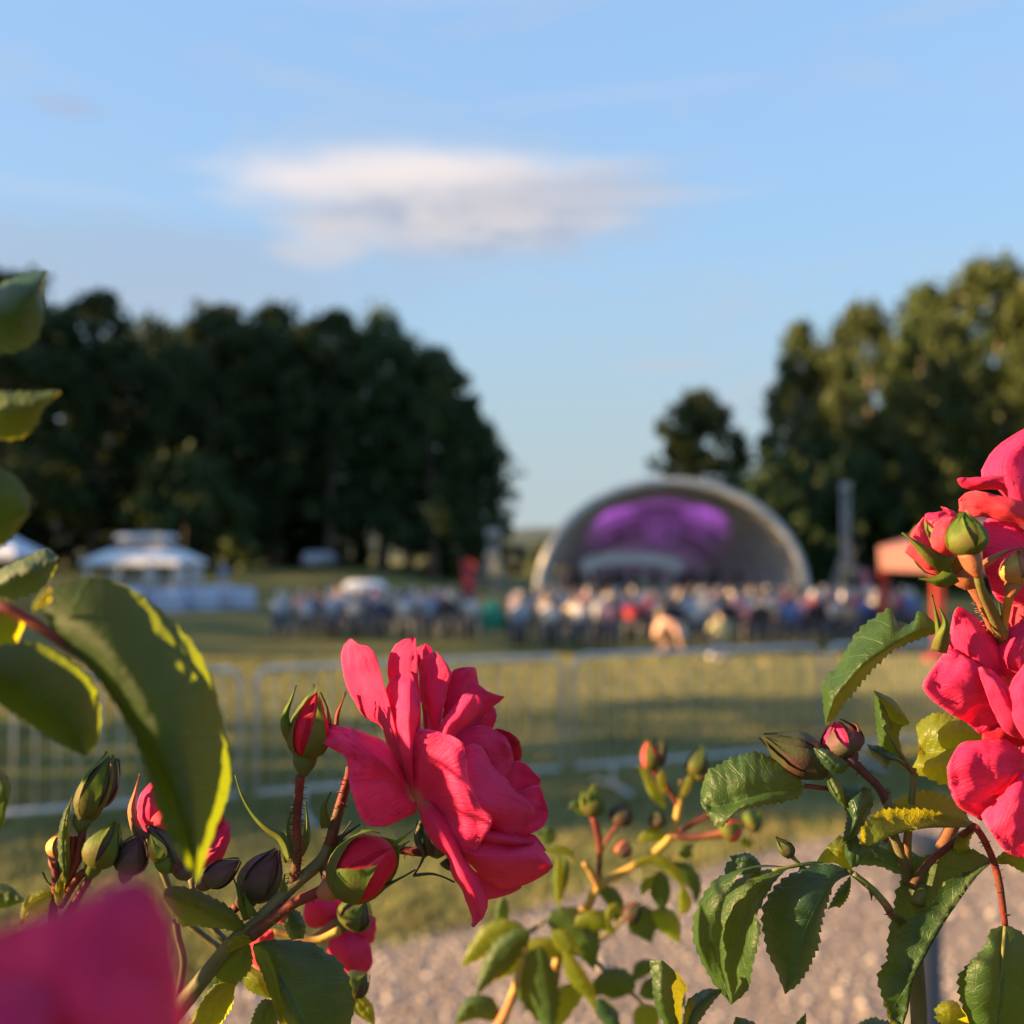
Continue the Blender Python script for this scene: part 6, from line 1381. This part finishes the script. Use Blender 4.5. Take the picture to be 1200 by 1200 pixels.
stem(C, [(926,1001,3),(934,1010,3),(944,1019,3)], DR, [3,2.5,2.5], M_STEM_G)
leaf(C, [([(1088,1006),(1072,1000),(1052,985),(1030,984),(1008,984),(996,990)], [8,6,5,5,6]), ([(1086,1012),(1056,1008),(1025,1000),(992,998)], [8,3,2,4]), ([(1084,1020),(1060,1026),(1030,1016),(1002,1012),(992,1002)], [8,6,6,6])], DR + .008, M_LEAF_N, False, 2, 10)
leaf(C, [([(998,1018),(990,1000),(992,985),(1002,975)], [2,2,2]), ([(1000,1016),(1004,1000),(1008,986)], [2,-1,0]), ([(1004,1016),(1018,1004),(1022,990)], [2,2,3])], DR, M_LEAF_N, False, 1.5, 6)
leaf(C, [([(800,1228),(772,1190),(764,1150),(761,1124)], [0,-4,-5,-2]), ([(801,1228),(780,1190),(776,1155),(777,1126)], [0,-7,-8,-4]), ([(802,1228),(792,1192),(790,1165),(794,1140)], [0,-4,-3,0]), ([(803,1228),(799,1196),(800,1172),(806,1158)], [0,1,3,4]), ], DR - .006, M_LEAF, False, 2.4, 9, puff=-1)
leaf(C, [([(800,1228),(800,1195),(806,1172),(818,1164),(830,1158),(846,1160)], [1,3,4,2,0]), ([(802,1228),(808,1196),(820,1176),(845,1161)], [0,-5,-6,-1]), ([(806,1228),(818,1200),(830,1182),(841,1168),(846,1162)], [0,2,2,1])], DR - .006, M_LEAF_N, False, 2, 10)
leaf(C, [([(890,1260),(866,1232),(860,1205),(862,1191)], [0,2,0]), ([(892,1260),(882,1225),(872,1205),(863,1191)], [0,-4,-2]), ([(895,1260),(912,1235),(898,1208),(881,1197),(864,1191)], [0,3,3,0])], DR - .006, M_LEAF, False, 3.4, 12)
cane(C, 800, 1226, DR - .004, 4, M_STEM_G); cane(C, 893, 1258, DR - .004, 4, M_STEM_G)

for mid, w, dz, sl, sr, mt in (([(640,1210),(655,1180),(676,1160),(700,1152)], 20, (6,2,0), 4, 5, M_LEAF_Y), ([(585,1195),(566,1180),(548,1186),(532,1204)], 18, (2,0,0), 4, 4, M_LEAF), ([(655,1122),(640,1112),(618,1118),(600,1134)], 17, (8,8,8), 3, 4, M_LEAF_Y),
                               ([(700,1040),(716,1050),(724,1066),(722,1084)], 12, (4,4,4), 3, 3, M_LEAF), ([(673,1085),(690,1078),(708,1082),(722,1098)], 15, (2,0,0), 3, 4, M_LEAF_Y), ([(748,1166),(770,1158),(792,1166),(806,1184)], 18, (6,4,4), 4, 4, M_LEAF), ([(783,985),(770,978),(756,980),(744,990)], 10, (0,0,0), 2, 2, M_LEAF_Y)):
    qleaf(B, mid, w, DM, dz, .85, .85, sl, sr, mt, serr=1.6, nv=30, nu=8)
for mid, w, d0, dz, mt in (([(905,1262),(925,1232),(938,1205),(944,1186)], 22, DR + .03, (0,-2,-2), M_LEAF), ([(1060,1225),(1040,1215),(1016,1206),(990,1208)], 20, DR + .02, (0,0,2), M_LEAF), ([(1100,1225),(1112,1208),(1128,1196),(1142,1194)], 16, DR + .02, (0,0,0), M_LEAF_N)):
    qleaf(C, mid, w, d0, dz, .85, .85, 4, 5, mt, serr=3, nv=44)
cane(C, 905, 1260, DR + .03, 3, M_STEM_G); stem(C, [(1060,1225,20),(1072,1235,18),(1078,1240,16)], DR, [2.5,2.5,2.5], M_STEM_G)

# ---------------------------------------------------------------- near shoot at the left edge and the near bloom
N = bush_root(-60, .215, 'near rose shoot at the left edge with large blurred leaves')
DN = .205
stem(N, [(-90,760,10),(-40,722,4),(0,712,0),(31,724,0),(62,745,0),(112,781,0)], DN, [9,8,7,6.5,6,4], M_STEM_R, prick=8, seg=24)
stem(N, [(-90,760,10),(-110,900,20),(-120,1100,40)], DN, [9,10,12], M_STEM_G)
cane(N, -120, 1095, DN + .04, 11, M_STEM_O)
leaf(N, [([(58,732),(50,712),(62,692),(87,678),(122,677),(157,691),(189,716),(224,751),(246,788),(260,838),(270,885),(268,930),(252,974),(231,1036)], [0,6,9,12,16,20,22,18,8]), ([(60,736),(90,732),(130,756),(165,800),(192,860),(212,930),(226,985),(231,1036)], [0,-4,-6,-7,-6,-4,0]), ([(62,740),(112,781),(157,846),(189,904),(215,965),(231,1036)], [0,-2,-2,-1,0]), ([(63,744),(108,790),(150,852),(172,910),(190,965),(210,1002),(231,1036)], [0,-3,-4,-4,-3,0])], DN, M_LEAF_T, True, 3.2, 22, nu=18, nv=88, puff=-2)
leaf(N, [([(-40,770),(0,756),(40,752),(78,768),(108,796),(119,838),(114,870),(102,886)], [0,4,10,14,10]), ([(-40,780),(0,785),(45,815),(80,852),(101,887)], [-8,-6,-3,0,4]), ([(-40,790),(0,826),(35,850),(68,872),(100,888)], [-6,-2,3,6,5])], DN, M_LEAF_T, True, 3.5, 14)
leaf(N, [([(30,724),(20,708),(4,700),(-30,700)], [0,0,0]), ([(30,726),(10,722),(-30,722)], [0,-4,-4]), ([(30,728),(24,745),(14,762),(-20,770),(-40,760)], [0,2,3,3])], DN + .014, M_LEAF_Y, True, 2.5, 8)
leaf(N, [([(38,712),(42,702),(52,692),(60,690)], [-2,-3,-3]), ([(38,714),(46,706),(58,698)], [-2,-5,-5]), ([(40,717),(50,712),(60,702)], [-2,-2,-2])], DN, M_LEAF_Y, False, 1, 6)
leaf(N, [([(-40,700),(0,668),(30,652),(54,643),(68,652)], [4,2,0,0]), ([(-40,706),(0,684),(30,672),(68,656)], [4,-3,-5,-2]), ([(-40,712),(0,705),(28,700),(52,688),(68,662)], [4,4,4,2])], DN + .03, M_LEAF_N, True, 3, 10)
leaf(N, [([(-50,370),(-10,338),(25,322),(56,316)], [4,2,0]), ([(-50,385),(0,365),(35,345),(56,318)], [4,-4,-5,-1]), ([(-50,420),(0,416),(38,404),(52,370),(50,340),(56,320)], [4,5,5,4,2])], DN, M_LEAF_N, False, 3.5, 10)
leaf(N, [([(-40,462),(0,459),(35,459),(71,458)], [2,0,0]), ([(-40,485),(0,484),(35,475),(70,459)], [2,-4,-4,-1]), ([(-40,512),(0,516),(26,513),(42,500),(51,480),(71,460)], [2,4,4,3,1])], DN, M_LEAF, True, 3.5, 10)
leaf(N, [([(-50,560),(-10,545),(15,556),(34,580),(35,595)], [2,0,0,1]), ([(-50,590),(-10,590),(15,592),(35,600)], [2,-4,-4,0]), ([(-50,630),(-10,645),(10,634),(25,615),(35,602)], [2,4,4,2])], DN, M_LEAF, False, 3, 10)
leaf(N, [([(-40,880),(-10,890),(6,905),(13,922)], [0,0,0]), ([(-40,900),(-10,910),(6,930),(8,945)], [0,-4,-3]), ([(-40,940),(-20,965),(0,972),(5,960)], [0,2,2])], .27, M_LEAF, False, 3.5, 8)
stem(N, [(-60,400,6),(-75,480,8),(-80,600,8),(-85,700,9),(-90,760,10)], DN, [6,6.5,7,8,9], M_STEM_G)
stem(N, [(-62,425,5),(-50,400,4),(-46,380,4)], DN, [3,3,3], M_STEM_G); stem(N, [(-76,500,6),(-55,492,4),(-38,486,2)], DN, [3,3,3], M_STEM_G); stem(N, [(-80,600,7),(-62,594,4),(-48,590,2)], DN, [3,3,3], M_STEM_G)
qleaf(N, [(-20,1046),(5,1050),(32,1056)], 18, .36, (0,0,0), .8, .8, 3, 3, M_LEAF, serr=2)
# the bloom right in front of the lens
W = bush_root(60, .10, 'rose bush close in front at the lower left, only a blurred pink petal showing')
DW = .098
k = flower(W, (60,1390), 40, DW, dz=6); k['label'] = 'very near pink bloom, a soft blur in the lower left corner'
petal(k, [([(20,1380),(-60,1250),(-60,1130),(0,1085)], [6,4,2,4]), ([(40,1380),(20,1250),(40,1120),(80,1058)], [4,-4,-5,0]), ([(70,1380),(100,1250),(110,1120),(140,1030)], [4,-8,-8,-1]), ([(100,1380),(165,1270),(175,1130),(178,1035)], [4,-5,-3,1]), ([(120,1380),(200,1270),(214,1160),(204,1080)], [4,4,6,6])], DW, M_PETAL_N, nu=20, nv=20)
petal(k, [([(90,1390),(190,1300),(215,1220),(212,1150)], [0,2,6,8]), ([(95,1395),(170,1330),(200,1270),(214,1210)], [0,-6,-4,4]), ([(98,1400),(150,1360),(190,1320),(212,1280)], [0,-4,-2,4])], DW + .006, M_PETAL_N)
petal(k, [([(30,1390),(-80,1330),(-120,1250),(-110,1190)], [0,2,4,6]), ([(35,1380),(-40,1280),(-60,1210),(-40,1150)], [0,-6,-6,0]), ([(60,1380),(40,1280),(50,1210),(70,1160)], [0,-8,-8,-3])], DW - .004, M_PETAL_N)
stem(W, [(60,1400,10),(70,1500,14),(80,1640,30)], DW, [14,14,16], M_STEM_G)
cane(W, 80, 1635, DW + .03, 14, M_STEM_O)

# ---------------------------------------------------------------- leaves added to the near shoot outside the picture to dapple the blooms with shade
def shade_leaf(parent, c, s, seed):
    """a whole leaf at world point c, its face turned roughly to the evening sun"""
    r = random.Random(seed); n = (SUN_DIR + Vector((r.gauss(0, .35), r.gauss(0, .35), r.gauss(0, .3)))).normalized()
    a = (Vector((r.gauss(0, .5), r.gauss(0, .3), -1)) ); a = (a - n * a.dot(n)).normalized(); b = n.cross(a); nv, nu = 20, 6; vs, fs, uv = [], [], []
    for i in range(nv + 1):
        t = i / nv; w = .62 * math.sin(math.pi * t ** .85) ** .8 * (1 + .09 * ((t * 9) % 1 - .5))
        for j in range(nu + 1):
            u = j / nu * 2 - 1; vs.append(c + a * s * (t * 2 - 1) + b * s * w * u + n * s * (.22 * abs(u) * w - .25 * (t - .4) ** 2)); uv.append((j / nu, t))
    for i in range(nv):
        for j in range(nu): fs.append((i*(nu+1)+j, i*(nu+1)+j+1, (i+1)*(nu+1)+j+1, (i+1)*(nu+1)+j))
    obj('leaf', vs, fs, M_LEAF, parent, True, uv)
    return c - a * s
twig = []
for i, (px, py, d, t, s) in enumerate(((165,910,.203,.11,.013), (226,900,.21,.12,.016), (50,815,.205,.09,.012), (70,868,.205,.10,.009), (40,1090,.095,.10,.016), (130,1060,.095,.11,.013), (170,1120,.095,.12,.014), (100,1180,.095,.11,.016), (205,1140,.097,.13,.012),
                                        (432,905,.298,.19,.012), (455,945,.30,.20,.011), (300,1030,.308,.15,.010), (350,1150,.305,.16,.016), (395,1150,.305,.18,.014), (400,1100,.37,.20,.014), (252,1060,.303,.15,.009), (10,360,.2,.07,.013), (20,600,.2,.07,.012))):
    c = at(px, py, d) + SUN_DIR * t
    twig.append(shade_leaf(N, c, s, 300 + i))
hub = [at(-120, 1095, DN + .04), at(-110, 900, DN + .02), at(-90, 760, DN + .01), at(-80, 600, DN + .008)]
for i, e in enumerate(twig):
    h0 = min(hub, key=lambda q: (q - e).length); m_ = h0.lerp(e, .55) + Vector((0, 0, -.006)); mb = MB(); mb.tube([h0, m_, e], [.0011, .0008, .0006], 6); mb.build('stem', M_STEM_G, N, True)
